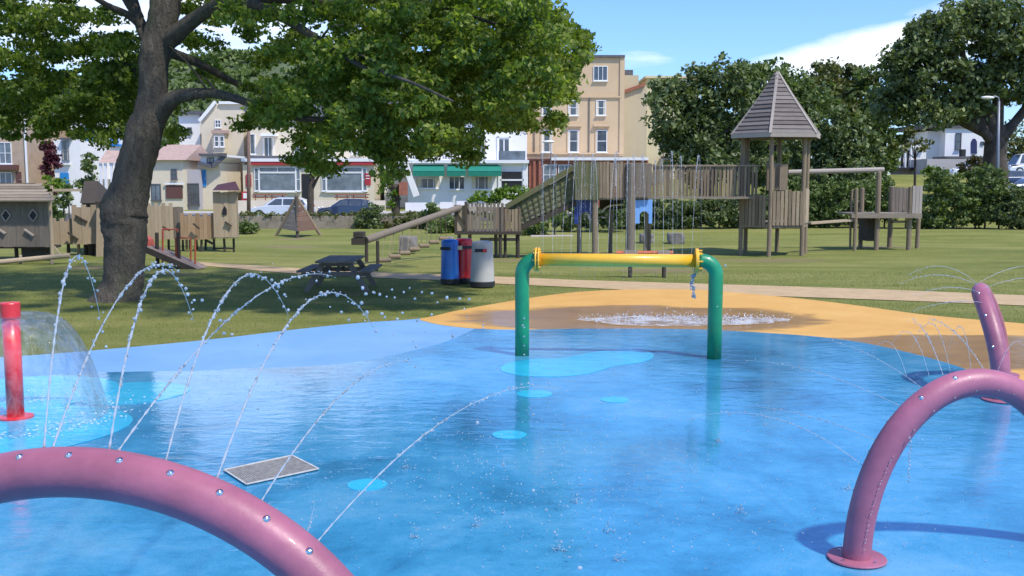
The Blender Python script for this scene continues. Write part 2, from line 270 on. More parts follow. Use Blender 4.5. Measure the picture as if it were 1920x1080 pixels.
# ---------------------------------------------------------------- mesh helpers
class MB:
    def __init__(s): s.v = []; s.f = []; s.mi = []; s.cur = 0
    def add(s, vs, fs):
        o = len(s.v); s.v += [tuple(v) for v in vs]; s.f += [tuple(i+o for i in f) for f in fs]; s.mi += [s.cur]*len(fs); return s
    def box(s, a, b):
        (x0, y0, z0), (x1, y1, z1) = a, b
        x0, x1 = sorted((x0, x1)); y0, y1 = sorted((y0, y1)); z0, z1 = sorted((z0, z1))
        return s.add([(x0, y0, z0), (x1, y0, z0), (x1, y1, z0), (x0, y1, z0), (x0, y0, z1), (x1, y0, z1), (x1, y1, z1), (x0, y1, z1)],
                     [(0, 3, 2, 1), (4, 5, 6, 7), (0, 1, 5, 4), (1, 2, 6, 5), (2, 3, 7, 6), (3, 0, 4, 7)])
    def pbox(s, Y, x0, y0, x1, y1, d):            # box whose front face fills a picture rectangle at depth Y
        a = P(x0, y0, Y); b = P(x1, y1, Y); a.x = P(x0, (y0+y1)/2, Y).x; b.x = P(x1, (y0+y1)/2, Y).x; return s.box((a.x, Y, a.z), (b.x, Y+d, b.z))
    def prism(s, pts, off):                       # planar polygon extruded by a vector
        n = len(pts); pts = [Vector(p) for p in pts]; off = Vector(off)
        return s.add(pts+[p+off for p in pts], [tuple(range(n)), tuple(range(2*n-1, n-1, -1))]+[(i, i+n, (i+1) % n+n, (i+1) % n) for i in range(n)])
    def bar(s, a, b, w, h=None, up=(0, 0, 1)):    # square bar
        a, b = Vector(a), Vector(b); h = h or w; d = (b-a).normalized(); upv = Vector(up)
        if abs(d.dot(upv)) > .98: upv = Vector((0, 1, 0))
        r = d.cross(upv).normalized()*w/2; q = r.cross(d).normalized()*h/2
        return s.add([a-r-q, a+r-q, a+r+q, a-r+q, b-r-q, b+r-q, b+r+q, b-r+q], [(0, 1, 2, 3), (7, 6, 5, 4), (0, 4, 5, 1), (1, 5, 6, 2), (2, 6, 7, 3), (3, 7, 4, 0)])
    def tube(s, pts, r, seg=12, cap=True, jit=0.0):
        pts = [Vector(p) for p in pts]; n = len(pts); rr = r if isinstance(r, (list, tuple)) else [r]*n
        vs = []; prev = None
        for i, p in enumerate(pts):
            d = (pts[min(i+1, n-1)]-pts[max(i-1, 0)]).normalized()
            if prev is None:
                a = Vector((0, 0, 1)) if abs(d.z) < .9 else Vector((0, 1, 0)); a = (a-d*a.dot(d)).normalized()
            else: a = (prev-d*prev.dot(d)).normalized()
            prev = a; b = d.cross(a)
            for k in range(seg):
                t = 2*math.pi*k/seg; q = rr[i]*(1+jit*math.sin(3*t+i*.7+1)*.6+jit*random.uniform(-1, 1)*.6)
                vs.append(p+a*math.cos(t)*q+b*math.sin(t)*q)
        fs = [(i*seg+k, i*seg+(k+1) % seg, (i+1)*seg+(k+1) % seg, (i+1)*seg+k) for i in range(n-1) for k in range(seg)]
        if cap: fs += [tuple(range(seg-1, -1, -1)), tuple(range((n-1)*seg, n*seg))]
        return s.add(vs, fs)
    def lathe(s, c, prof, seg=24, ax=None):       # prof: (radius, height) list
        c = Vector(c); ax = Vector(ax or (0, 0, 1)).normalized(); a = ax.orthogonal().normalized(); b = ax.cross(a); vs = []
        for r, h in prof:
            for k in range(seg): t = 2*math.pi*k/seg; vs.append(c+ax*h+(a*math.cos(t)+b*math.sin(t))*max(r, 1e-4))
        n = len(prof); return s.add(vs, [(i*seg+k, i*seg+(k+1) % seg, (i+1)*seg+(k+1) % seg, (i+1)*seg+k) for i in range(n-1) for k in range(seg)])
    def ball(s, c, r, sc=(1, 1, 1), lo=False):
        V0, F0 = (ICO1 if lo else ICO2); c = Vector(c)
        return s.add([(c.x+x*r*sc[0], c.y+y*r*sc[1], c.z+z*r*sc[2]) for x, y, z in V0], F0)
    def bead(s, c, r, d, el):                     # droplet stretched along its flight
        d = Vector(d).normalized(); a = d.orthogonal().normalized(); b = d.cross(a); V0, F0 = ICO1
        return s.add([Vector(c)+d*(x*r*el)+a*(y*r*random.uniform(.85, 1.15))+b*(z*r) for x, y, z in V0], F0)
    def build(s, name, m, parent=None, smooth=False, bevel=0, base=None):
        me = bpy.data.meshes.new(name)
        if parent is not None: o0 = Vector(parent['_base'])
        else:
            A = np.array(s.v); o0 = Vector(base) if base is not None else Vector(((A[:, 0].min()+A[:, 0].max())/2, (A[:, 1].min()+A[:, 1].max())/2, A[:, 2].min()))
        me.from_pydata([(x-o0.x, y-o0.y, z-o0.z) for x, y, z in s.v], [], s.f)
        for mm in (m if isinstance(m, list) else [m]): me.materials.append(mm)
        if isinstance(m, list): me.polygons.foreach_set('material_index', s.mi)
        if smooth: me.polygons.foreach_set('use_smooth', [True]*len(me.polygons))
        me.update(); o = bpy.data.objects.new(name, me); COL.objects.link(o)
        if parent is not None: o.parent = parent; o['_base'] = tuple(o0)
        else: o.location = o0; o['_base'] = tuple(o0)
        if bevel: b = o.modifiers.new('bevel', 'BEVEL'); b.width = bevel; b.segments = 2; b.limit_method = 'ANGLE'
        return o
def ico(sub):
    import bmesh
    bm = bmesh.new(); bmesh.ops.create_icosphere(bm, subdivisions=sub, radius=1); v = [tuple(x.co) for x in bm.verts]; f = [tuple(q.index for q in x.verts) for x in bm.faces]; bm.free(); return v, f
ICO1, ICO2 = ico(1), ico(2)
def tag(o, label=None, cat=None, group=None, kind=None):
    if label: o['label'] = label
    if cat: o['category'] = cat
    if group: o['group'] = group
    if kind: o['kind'] = kind
    return o
def thing(name, label, cat, base, group=None):
    o = bpy.data.objects.new(name, None); COL.objects.link(o); o.location = base; o['_base'] = tuple(base); o.empty_display_size = .2
    return tag(o, label, cat, group)
def smooth_line(pts, n=8):                        # Catmull-Rom
    p = [Vector(q) for q in pts]; p = [p[0]*2-p[1]]+p+[p[-1]*2-p[-2]]; out = []
    for i in range(1, len(p)-2):
        for k in range(n):
            t = k/n; out.append(.5*((2*p[i])+(p[i+1]-p[i-1])*t+(2*p[i-1]-5*p[i]+4*p[i+1]-p[i+2])*t*t+(-p[i-1]+3*p[i]-3*p[i+1]+p[i+2])*t**3))
    return out+[p[-2]]
def leaves(name, m, parent, C, R, n, size, label=None, flat=.75, droop=.0, base=None):
    """C: cluster centres (k,3), R: cluster radii (k,), n leaves each -> one mesh of leaf-sized faces"""
    C = np.asarray(C, float); R = np.asarray(R, float); k = len(C); tot = k*n
    d = rng.normal(size=(tot, 3)); d /= np.linalg.norm(d, axis=1, keepdims=True); rad = rng.random((tot, 1))**.45
    c = np.repeat(C, n, 0)+d*rad*np.repeat(R, n)[:, None]*np.array([1, 1, flat])
    a = rng.normal(size=(tot, 3)); a[:, 2] -= droop; a /= np.linalg.norm(a, axis=1, keepdims=True)
    b = np.cross(a, rng.normal(size=(tot, 3))+np.array([0, 0, .6])); b /= np.linalg.norm(b, axis=1, keepdims=True)
    s = size*rng.uniform(.45, 1.5, (tot, 1)); nrm = np.cross(a, b)
    vs = np.stack([c-a*s*.5, c+b*s*.3+nrm*s*.08-a*s*.05, c+a*s*.5-nrm*s*.1, c-b*s*.3+nrm*s*.08-a*s*.05], 1).reshape(-1, 3)
    o0 = np.array(parent['_base']) if parent is not None else np.array(base); vs = vs-o0
    me = bpy.data.meshes.new(name); me.vertices.add(tot*4); me.vertices.foreach_set('co', vs.ravel())
    me.loops.add(tot*4); me.loops.foreach_set('vertex_index', np.arange(tot*4)); me.polygons.add(tot)
    me.polygons.foreach_set('loop_start', np.arange(0, tot*4, 4)); me.polygons.foreach_set('loop_total', np.full(tot, 4))
    me.materials.append(m); me.update(calc_edges=True); me.validate()
    o = bpy.data.objects.new(name, me); COL.objects.link(o)
    if parent is not None: o.parent = parent
    else: o.location = o0
    return o
def blob_clusters(blobs, per, cr):
    """blobs: (centre Vector, rx, ry, rz) -> cluster centres on and inside their shells"""
    C = []; R = []
    for c, rx, ry, rz in blobs:
        k = max(5, int(per*2.1*(rx*rz+rx*ry)))
        d = rng.normal(size=(k, 3)); d /= np.linalg.norm(d, axis=1, keepdims=True); q = rng.uniform(.45, 1.04, (k, 1))**.8
        C.append(np.array(c)+d*q*np.array([rx, ry, rz])); R.append(rng.uniform(.6, 1.25, k)*cr)
    return np.concatenate(C), np.concatenate(R)
# ---------------------------------------------------------------- the ground
def gz(x, y):
    z = -.03
    if y > 30 and y < 54: k = min(1, (y-30)/5, (54-y)/5); z += k*.09*(math.sin(x*.23+y*.31)+.6*math.sin(x*.11-y*.47+2))
    if y > 56 and x > 8: z += 2.9*min(1, (y-56)/16)**1.0*min(1, (x-8)/9)
    return z
xs = [-3000, -900, -300, -120, -80]+[-60+2*i for i in range(61)]+[80, 120, 300, 900, 3000]
ys = [-60, -20]+[-6+2*i for i in range(46)]+[90, 110, 200, 500, 1500, 5000]
m = MB(); m.add([(x, y, gz(x, y)) for y in ys for x in xs], [(j*len(xs)+i, j*len(xs)+i+1, (j+1)*len(xs)+i+1, (j+1)*len(xs)+i) for j in range(len(ys)-1) for i in range(len(xs)-1)])
tag(m.build('lawn', M['grass'], smooth=True, base=(0, 0, 0)), kind='structure')
def strip(top, bot, z):
    m = MB(); a = smooth_line([G(x, y) for x, y in top], 5); b = smooth_line([G(x, y) for x, y in bot], 5); n = len(a)
    m.add([(p.x, p.y, z) for p in a]+[(p.x, p.y, z) for p in b], [(i, i+n, i+1+n, i+1) for i in range(n-1)]); return m
tx = [330, 420, 520, 620, 700, 830, 930, 1100, 1300, 1500, 1700, 1920, 2100]
ty = [487, 493, 499, 505, 509, 513, 517, 524, 530, 536, 543, 552, 560]; by = [493, 500, 509, 515, 519, 524, 530, 538, 548, 555, 562, 571, 580]
tag(strip([(a, b) for a, b in zip(tx, ty)], [(a, b) for a, b in zip(tx, by)], -.018).build('footpath', M['path'], base=(0, 0, 0)), kind='structure')
m = MB(); m.add([(-80, 62, -.012), (9, 62, -.012), (9, 74, -.012), (-80, 74, -.012)], [(0, 1, 2, 3)]); tag(m.build('road', M['asphalt'], base=(0, 0, 0)), kind='structure')
m = MB(); m.box((-80, 74, -.02), (9, 79, .1)); tag(m.build('pavement', M['paving'], base=(0, 0, 0)), kind='structure')
# short blades standing on the nearer lawn
nb = 130000; bx_ = rng.uniform(-17, 17, nb); by_ = rng.uniform(11.5, 27, nb); fw_ = by_*cp+(H)*sp; ppx = 960+F*bx_/fw_; ppy = 540-F*(by_*sp-H*cp)/fw_
ex = [-900, 0, 140, 380, 560, 680, 790, 860, 980, 1080, 1180, 1300, 1380, 1500, 1600, 1740, 1920, 2600]; ey = [690, 670, 660, 638, 617, 605, 597, 582, 561, 548, 543, 543, 549, 560, 572, 591, 607, 660]
keep = ppy < np.interp(ppx, ex, ey)-.6+rng.random(nb)*1.5
keep &= ~((ppy > np.interp(ppx, tx, ty)-.5) & (ppy < np.interp(ppx, tx, by)+.5))
bx_, by_ = bx_[keep], by_[keep]; kb = len(bx_); hh_ = rng.uniform(.015, .05, kb); an = rng.uniform(0, 6.28, kb); ln = rng.normal(0, .012, (kb, 2)); wv = .004
vs = np.zeros((kb, 3, 3)); vs[:, 0] = np.stack([bx_-wv*np.cos(an), by_-wv*np.sin(an), np.full(kb, -.035)], 1); vs[:, 1] = np.stack([bx_+wv*np.cos(an), by_+wv*np.sin(an), np.full(kb, -.035)], 1); vs[:, 2] = np.stack([bx_+ln[:, 0], by_+ln[:, 1], -.03+hh_], 1)
me = bpy.data.meshes.new('grass'); me.vertices.add(kb*3); me.vertices.foreach_set('co', vs.ravel()); me.loops.add(kb*3); me.loops.foreach_set('vertex_index', np.arange(kb*3)); me.polygons.add(kb); me.polygons.foreach_set('loop_start', np.arange(0, kb*3, 3)); me.polygons.foreach_set('loop_total', np.full(kb, 3))
me.materials.append(leafmat('grass blades', (.10, .14, .03), (.22, .26, .07), 1.0, .35, (.36, .36, .14))); me.update(calc_edges=True); o = bpy.data.objects.new('grass', me); COL.objects.link(o); tag(o, kind='stuff')
# splash pad: one slab, its colours laid as inlays
pad = MB()
def poly(pts, z, mi, z0=None):
    pad.cur = mi; v = [(p.x, p.y, z) for p in pts]; z0 = z-.05 if z0 is None else z0; n = len(v)
    pad.add(v+[(x, y, z0) for x, y, _ in v], [tuple(range(n))]+[(i, i+n, (i+1) % n+n, (i+1) % n) for i in range(n)])
V = Vector
edge = smooth_line([G(x, y) for x, y in [(0, 670), (140, 660), (380, 638), (560, 617), (680, 605), (790, 597), (860, 582), (980, 561), (1080, 548), (1180, 543), (1300, 543), (1380, 549), (1500, 560), (1600, 572), (1740, 591), (1920, 607)]], 6)
near = [V((12, 15.5, 0)), V((14, 8, 0)), V((14, -7, 0)), V((-14, -7, 0)), V((-14, 6, 0)), V((-10.5, 12, 0))]
poly(edge+near, 0, 1)
sb = smooth_line([G(x, y) for x, y in [(786, 600), (830, 610), (900, 617), (970, 619), (1100, 617), (1290, 618), (1420, 624), (1530, 632), (1620, 644), (1700, 661), (1780, 683), (1850, 706), (1930, 724)]], 6)
out = [p for p in edge if p.x > sb[0].x]
poly(out+[V((12, 15.5, 0)), V((13, 10, 0))]+sb[::-1], .004, 2, -.001)
wl = smooth_line([G(x, y) for x, y in [(-200, 712), (0, 706), (200, 699), (380, 696), (470, 691), (560, 689), (650, 682), (720, 670), (800, 652), (850, 636), (890, 617)]], 6)
sb2 = [p for p in sb if p.x > wl[-1].x+.05]
poly(wl+sb2+[V((13, 10, 0)), V((14, 6, 0)), V((14, -7, 0)), V((-14, -7, 0)), V((-13, 6, 0))], .008, 0, .001)
def disc(px, py, rpx, z=.012, k=1.0):
    c = G(px, py); r = rpx/F*c.y; poly([V((c.x+r*math.cos(t)*(1+.03*math.sin(3*t)), c.y+k*r*math.sin(t), 0)) for t in [i*2*math.pi/40 for i in range(40)]], z, 3, z-.003)
for a in [(1002, 740, 34), (1152, 751, 27), (955, 817, 33), (688, 911, 38), (245, 738, 106, .012), (30, 806, 205, .0135), (40, 738, 170, .015)]: disc(*a)
cy = smooth_line([G(x, y) for x, y in [(937, 691), (958, 681), (1000, 675), (1060, 672), (1110, 662), (1165, 656), (1212, 660), (1226, 669), (1205, 680), (1155, 687), (1115, 699), (1060, 707), (990, 707), (948, 700), (937, 691)]], 5)[:-1]
poly(cy, .012, 3, .009)
tag(pad.build('splash_pad', [M['wet'], M['dry'], M['sand'], M['cyan']], base=(0, 0, 0)), kind='structure')
# drain
c = [G(420, 882, .016), G(547, 855, .016), G(597, 880, .016), G(462, 909, .016)]; cen = sum(c, V())/4
t = thing('drain_grate', 'grey rectangular drain grille with a white frame, set in the blue floor', 'drain', cen-V((0, 0, .01)))
m = MB()
for i in range(4): m.bar(c[i]+V((0, 0, .006)), c[(i+1) % 4]+V((0, 0, .006)), .015, .008)
m.build('frame', M['worn_white'], t)
m = MB()
for i in range(34):
    k = (i+.5)/34; m.bar(c[0].lerp(c[1], k), c[3].lerp(c[2], k), .0135, .006)
for k in (.25, .5, .75): m.bar(c[0].lerp(c[3], k)-V((0, 0, .003)), c[1].lerp(c[2], k)-V((0, 0, .003)), .01, .008)
m.add([p-V((0, 0, .0035)) for p in c], [(0, 1, 2, 3)])
m.build('grille', M['grille'], t)
# ---------------------------------------------------------------- water jets
JL = []
def jet(S0, A, r, label, grp, n=44, tmax=None, solid=.5, spread=.006, cut=None):
    """parabola from S0 through apex A: a stream that breaks into beads"""
    S0, A = Vector(S0), Vector(A); D = (A-S0); D.z = 0; up = A.z-S0.z
    tend = 1+math.sqrt(max(.05, A.z)/up) if tmax is None else tmax
    def at(t): q = S0+D*t; q.z = A.z-up*(1-t)**2; return q
    m = MB(); k = 34; k2 = 30; pts = [at(solid*i/k) for i in range(k+1)]+[at(solid+(tend-solid)*i/k2) for i in range(1, k2+1)]
    m.tube(pts, [r*.42*(1+.5*math.sin(i*2.1+random.random()*2)) for i in range(k+1)]+[r*(.3-.16*i/k2) for i in range(1, k2+1)], 6)
    Ls = sum((at((i+1)/40*tend)-at(i/40*tend)).length for i in range(40)); step = r*3.2/Ls*tend; q = solid*.35
    while q < tend:
        sp_ = spread*.6*(1+4*max(0, q-.75)); p = at(q)+V((random.gauss(0, sp_), random.gauss(0, sp_), random.gauss(0, sp_)))
        if p.z > .02: m.bead(p, r*(.3+.75*random.random()**1.6)*(1.0 if q > .5 else .7), at(q+.01)-at(q-.01), random.uniform(1.0, 2.3))
        q += step*random.uniform(.4, 1.3)*(1+(2.2*max(0, q-.85)))
    o = m.build('water_jet', M['water'], smooth=True, base=S0); tag(o, label, 'water jet', grp); return o
# ---------------------------------------------------------------- spray arches
def arch(base, th, a, hgt, r, label, nozz, lean_=0.0):
    b = Vector(base); d = V((math.cos(th), math.sin(th), 0)); side = V((-d.y, d.x, 0))
    def at(u, k=0): return b+d*(a-a*math.cos(u))+V((0, 0, hgt*math.sin(u)))+side*lean_*math.sin(u)**2
    t = thing('spray_arch', label, 'spray arch', b, 'purple spray arches on the splash pad')
    m = MB(); m.tube([b-V((0, 0, .03))]+[at(i*math.pi/72) for i in range(73)]+[at(math.pi)-V((0, 0, .03))], r, 28); m.build('pipe', M['purple'], t, smooth=True)
    for u in (0, math.pi):
        m = MB(); m.lathe(at(u)+V((0, 0, .012)), [(0, .0), (r*2.05, 0), (r*2.1, .008), (r*2.05, .016), (0, .016)], 32)
        fl = m.build('flange', M['purple'], t)
        for k in range(4): m = MB(); g = at(u)+V((math.cos(k*1.57+.6)*r*1.55, math.sin(k*1.57+.6)*r*1.55, .028)); m.lathe(g, [(.011, 0), (.011, .007), (0, .01)], 6); m.build('bolt', M['chrome'], fl)
    for u, lean in nozz:
        c_ = at(u); nrm = (V((math.cos(u)*-d.x*hgt, math.cos(u)*-d.y*hgt, a*math.sin(u)))).normalized(); dr = (nrm*math.cos(lean)+side*math.sin(lean)).normalized()
        m = MB(); m.lathe(c_+dr*(r-.004), [(.0155, 0), (.016, .004), (.009, .006), (.0085, .010), (.004, .012), (0, .010)], 14, dr); m.build('nozzle', M['chrome'], t, smooth=True)
    return t, at, d, side
thL = math.radians(-10); cL = V(((135-960)/F*4.2, 4.2, 0)); dL = V((math.cos(thL), math.sin(thL), 0))
AL = 1.4; baseL = cL-dL*AL
us = [math.radians(v) for v in (62, 71, 80, 89, 98, 107, 116, 125, 134, 143)]
tL, atL, _, sideL = arch(baseL, thL, AL, 1.17, .107, 'large purple arch in the left foreground, cut off by the frame edge', [(u, -.55) for u in us])
bR = G(1606, 1051); tR, atR, dR, sideR = arch(bR, math.radians(8), .77, 1.13, .088, 'purple arch in the right foreground with its round foot plate showing', [(math.radians(v), l) for v in (22, 36, 48, 60, 72, 86, 100) for l in (.9,)]+[(math.radians(v), -.6) for v in (62, 78)])
b3 = G(1878, 752); t3, at3, d3, side3 = arch(b3, math.radians(64.5), .8, 1.12, .1, 'farther purple arch seen almost edge-on beside the orange area', [(math.radians(v), .5) for v in (30, 50, 70, 90)], .27)
gA = 'jets rising from the purple arches'
# left arch jets: (start px, start py, start depth), (apex px, py, depth)
def near_arch(px, py):
    best = min((abs((P2(atL(u))[0]-px))+.0, u) for u in [i*math.pi/200 for i in range(20, 180)]); q = atL(best[1]); return q
def P2(p):
    y, z = p.y, p.z-H; fw = y*cp-z*sp; return 960+F*p.x/fw, 540-F*(y*sp+z*cp)/fw
for k, (sx_, ax_, ay_, aY, lab, so_) in enumerate([
    (80, 142, 481, 5.3, 'leftmost tall water jet from the big foreground arch', .52),
    (96, 283, 499, 6.4, 'beaded jet crossing behind the leftmost jet in front of the tree trunk', .3),
    (200, 302, 508, 5.3, 'second tall jet on the left, peaking just right of the tree trunk', .55),
    (214, 545, 522, 6.9, 'long low jet of beads reaching towards the picnic table', .3),
    (308, 462, 516, 5.6, 'third tall jet on the left, peaking over the dark lawn', .55),
    (405, 603, 552, 5.6, 'fourth tall jet on the left, peaking below the picnic table', .6),
    (488, 690, 700, 5.6, 'low jet passing over the drain grille', .6),
    (590, 905, 748, 5.5, 'long white jet curving over the middle of the blue floor', .62)]):
    q = near_arch(sx_, 0)+V((0, .04, .1)); A = P(ax_, ay_, aY)
    jet(q, A, .0108 if k < 6 else .008, lab, gA, solid=so_, tmax=1.75 if k not in (1, 3) else 1.45)
q = near_arch(565, 0)+V((0, .04, .09)); jet(q, P(586, 962, 4.6), .005, 'tiny short jet near the right end of the big foreground arch', gA, tmax=1.3)
# jets of the right arch, thrown to the left
for (u_, ax_, ay_, dy, lab) in [(100, 1775, 611, 1.2, 'thin jet from the top of the right arch in front of the far arch foot'), (78, 1728, 614, 1.2, 'thin jet rising left of the far arch foot'), (66, 1600, 652, 1.0, 'thin curved jet left of the right arch, above the blue edge'),
        (54, 1490, 688, .8, 'long thin jet thrown left from the shoulder of the right arch'), (38, 1480, 772, .5, 'faint low jet thrown left from the side of the right arch'), (28, 1400, 775, .3, 'faintest and lowest jet left of the right arch')]:
    q = atR(math.radians(u_))+V((-.05, .05, .07)); jet(q, P(ax_, ay_, q.y+dy), .005, lab, gA, solid=.75, tmax=1.6)
for (u_, ax_, ay_, dy, lab) in [(92, 1755, 499, -.2, 'highest fine jet from the far purple arch'), (84, 1748, 516, -.4, 'fine jet just under the highest one at the far arch'), (70, 1765, 540, -.5, 'short fine jet left of the far arch top'), (58, 1770, 568, -.6, 'lowest fine jet left of the far arch'),
        (88, 1926, 498, .6, 'fine jet right of the far arch, leaving the frame'), (72, 1935, 520, .3, 'second fine jet right of the far arch')]:
    q = at3(math.radians(u_))+V((-.05, 0, .09)); jet(q, P(ax_, ay_, q.y+dy), .0055, lab, gA, solid=.8, tmax=1.7)
for (ax_, ay_, sx_, lab) in [(1663, 640, 1700, 'arched jet from the floor at the left of the far fan'), (1700, 622, 1742, 'jet in the fan over the orange edge, second from the left'), (1745, 606, 1783, 'jet in the fan over the orange edge, third from the left'), (1800, 612, 1822, 'jet in the fan over the orange edge, nearest the far arch foot'), (1905, 640, 1868, 'fan jet right of the far arch foot')]:
    q = P(sx_, 705, 10.6); jet(q, P(ax_, ay_, 10.9), .005, lab, gA, solid=.8, tmax=1.9)
# ---------------------------------------------------------------- water frame (green posts, yellow beam)
gl_, gr_ = G(979, 667), G(1339, 673); zt = P(1150, 487, 13.8).z
t = thing('water_curtain_frame', 'green goalpost-shaped water frame with a yellow crossbar standing in the pool', 'water frame', (gl_+gr_)/2)
ax_ = (gr_-gl_).normalized(); cr = .2
for p, sgn in ((gl_, 1), (gr_, -1)):
    m = MB(); pts = [p-V((0, 0, .05)), p+V((0, 0, .4)), p+V((0, 0, .8)), p+V((0, 0, zt-cr))]
    for k in range(1, 11): a = k/10*math.pi/2; pts.append(p+V((0, 0, zt-cr+cr*math.sin(a)))+ax_*sgn*(cr-cr*math.cos(a)))
    pts.append(p+V((0, 0, zt))+ax_*sgn*(cr+.03)); m.tube(pts, .098, 24); m.build('post', M['green'], t, smooth=True)
ba, bb = gl_+ax_*.2+V((0, 0, zt)), gr_-ax_*.24+V((0, 0, zt))
m = MB(); m.tube([ba, ba.lerp(bb, .5), bb], .088, 24); beam = m.build('crossbar', M['yellow'], t, smooth=True)
for p in (ba, bb):
    m = MB(); m.lathe(p-ax_*.02, [(0, 0), (.165, 0), (.17, .01), (.165, .022), (0, .022)], 32, ax_); m.lathe(p+ax_*.03*(1 if p is ba else -1)-ax_*.01, [(0, 0), (.165, 0), (.17, .01), (.165, .02), (0, .02)], 32, ax_); fl = m.build('flange', M['yellow'], t)
    for k in range(8): m = MB(); a = k*math.pi/4; o_ = V((0, 0, 1))*math.cos(a)*.135+ax_.cross(V((0, 0, 1)))*math.sin(a)*.135; m.tube([p+o_-ax_*.045, p+o_+ax_*.055], .011, 6); m.build('bolt', M['yellow'], fl)
NJ = 17
for i in range(NJ):
    k = (i+.7)/(NJ+.4); s0 = ba.lerp(bb, k)+V((0, 0, .09)); pos = 'leftmost' if i == 0 else 'rightmost' if i == NJ-1 else None
    A = s0+V((random.gauss(.13, .05), 1.15+random.gauss(0, .06), 1.33+random.gauss(0, .05)))
    lab = 'thin upright jet, %s from the left in the row on the yellow bar' % ('first second third fourth fifth sixth seventh eighth ninth tenth eleventh twelfth thirteenth fourteenth fifteenth sixteenth seventeenth'.split()[i])
    jet(s0, A, .0052, lab, 'jets rising from the yellow bar', solid=.95, tmax=2.2, spread=.008)
m = MB(); q0 = bb+V((-.06, 0, -.1))
for k in range(40): m.ball(q0+V((random.gauss(0, .018), random.gauss(0, .015), -random.random()*.4)), random.uniform(.008, .02), (1, 1, 1.6), True)
tag(m.build('water_drip', M['water'], smooth=True), 'white water spilling down from the right flange of the yellow bar', 'water drip')
# foam where the curtain lands
m = MB()
cF = G(1285, 603); n_ = 60; ring = [V((cF.x+1.75*math.cos(a)*(1+.1*math.sin(5*a)), cF.y+.62*math.sin(a)*(1+.12*math.sin(3*a+1)), .018)) for a in [i*2*math.pi/n_ for i in range(n_)]]
m.add([cF+V((0, 0, .018))]+ring, [(0, i+1, (i+1) % n_+1) for i in range(n_)])
for k in range(900):
    a = random.random()*6.28; r_ = math.sqrt(random.random())*1.15; m.ball((cF.x+1.6*r_*math.cos(a), cF.y+.5*r_*math.sin(a), .02+abs(random.gauss(0, .05))), random.uniform(.005, .016), lo=True)
m2 = m; o = m.build('foam', M['foam'], smooth=True); tag(o, kind='stuff', label='white foam where the water curtain lands on the orange floor')
# droplets in the air and hopping off the pool
m = MB()
def drop(px, py, Y, r): m.ball(P(px, py, Y), r, (1, 1, random.uniform(.8, 1.3)), lo=r < .007)
for k in range(1100):
    g = G(random.gauss(1010, 230), random.gauss(905, 85)); z = abs(random.gauss(0, .05))+.015
    if g.y > 3 and g.y < 13: m.ball((g.x, g.y, z), random.uniform(.0025, .0075), (1, 1, random.uniform(.5, 1.2)), True)
for k in range(420):
    g = G(random.uniform(1300, 1900), random.uniform(720, 1075)); m.ball((g.x, g.y, .015+abs(random.gauss(0, .05))), random.uniform(.0025, .006), (1, 1, .8), True)
for k in range(300):
    g = G(random.uniform(200, 1250), random.uniform(690, 860)); m.ball((g.x, g.y, .02+abs(random.gauss(0, .12))), random.uniform(.003, .008), (1, 1, 1), True)
for cx_, cy_ in ((895, 990), (780, 1010), (1080, 945), (1140, 1000), (1045, 1035), (1390, 965), (760, 880), (1345, 830), (1590, 920), (1160, 1055)):
    g = G(cx_, cy_)
    for k in range(26): a = random.random()*6.28; q = random.uniform(.0, .05); m.ball((g.x+q*math.cos(a), g.y+q*math.sin(a), .012+random.random()**2*.07), random.uniform(.003, .007), (1, 1, .9), True)
for x, y, r in [(340, 535, 9), (352, 552, 9), (364, 563, 8), (379, 563, 8), (413, 601, 9), (420, 625, 9), (435, 627, 8), (192, 622, 7), (185, 597, 7), (199, 650, 7), (362, 580, 7), (671, 520, 10), (680, 540, 8), (686, 551, 9), (678, 568, 9), (688, 586, 9), (716, 588, 9), (745, 598, 8), (484, 766, 8), (700, 548, 7), (712, 552, 7), (735, 543, 6), (740, 558, 6), (757, 548, 6), (768, 540, 5), (778, 560, 7), (791, 548, 6), (810, 550, 8), (838, 558, 8), (862, 560, 7), (880, 561, 7), (820, 567, 6), (654, 600, 7), (640, 585, 8), (943, 870, 10), (895, 793, 9), (1000, 920, 8), (1040, 998, 8), (1087, 1065, 14), (1024, 956, 8), (780, 650, 7), (775, 640, 6), (1043, 642, 6), (980, 610, 5), (1345, 575, 4), (1360, 498, 5), (1434, 796, 6), (1000, 777, 7)]:
    Y = random.uniform(4.5, 6.5); drop(x, y, Y, r*.38/F*Y)
for k in range(26):
    x = random.gauss(640, 130); drop(x, 560+random.gauss(0, 40)+abs(x-560)*.08, random.uniform(4.5, 7.5), random.uniform(.004, .009))
for x, n_ in ((1023, 5),):
    for k in range(n_): drop(x/1.0-40, 597+k*17, 9, .008)
tag(m.build('splash_droplets', M['water'], smooth=True, base=(0, 0, 0)), kind='stuff', label='droplets flying over the pool')
# beads clinging to / passing the right arch
m = MB()
for k in range(22): q = atR(math.radians(6+k*1.55+random.random()*.8)); m.ball(q+V((.012+random.gauss(0, .002), -.098, -.01)), .0042, (1, 1, 1.3), True)
for k in range(12): q = atR(math.radians(44)); m.ball(q+V((.07+random.gauss(0, .004), -.1, .03-.025*k)), .0065, (1, 1, 1.6), True)
for v_ in (52, 63, 74, 85, 96, 104): q = atR(math.radians(v_)); m.ball(q+V((.02, -.09, -.03)), .0065, (1, 1, 1), True)
tag(m.build('clinging_droplets', M['water'], smooth=True, base=bR), kind='stuff', label='beads of water on the right foreground arch')
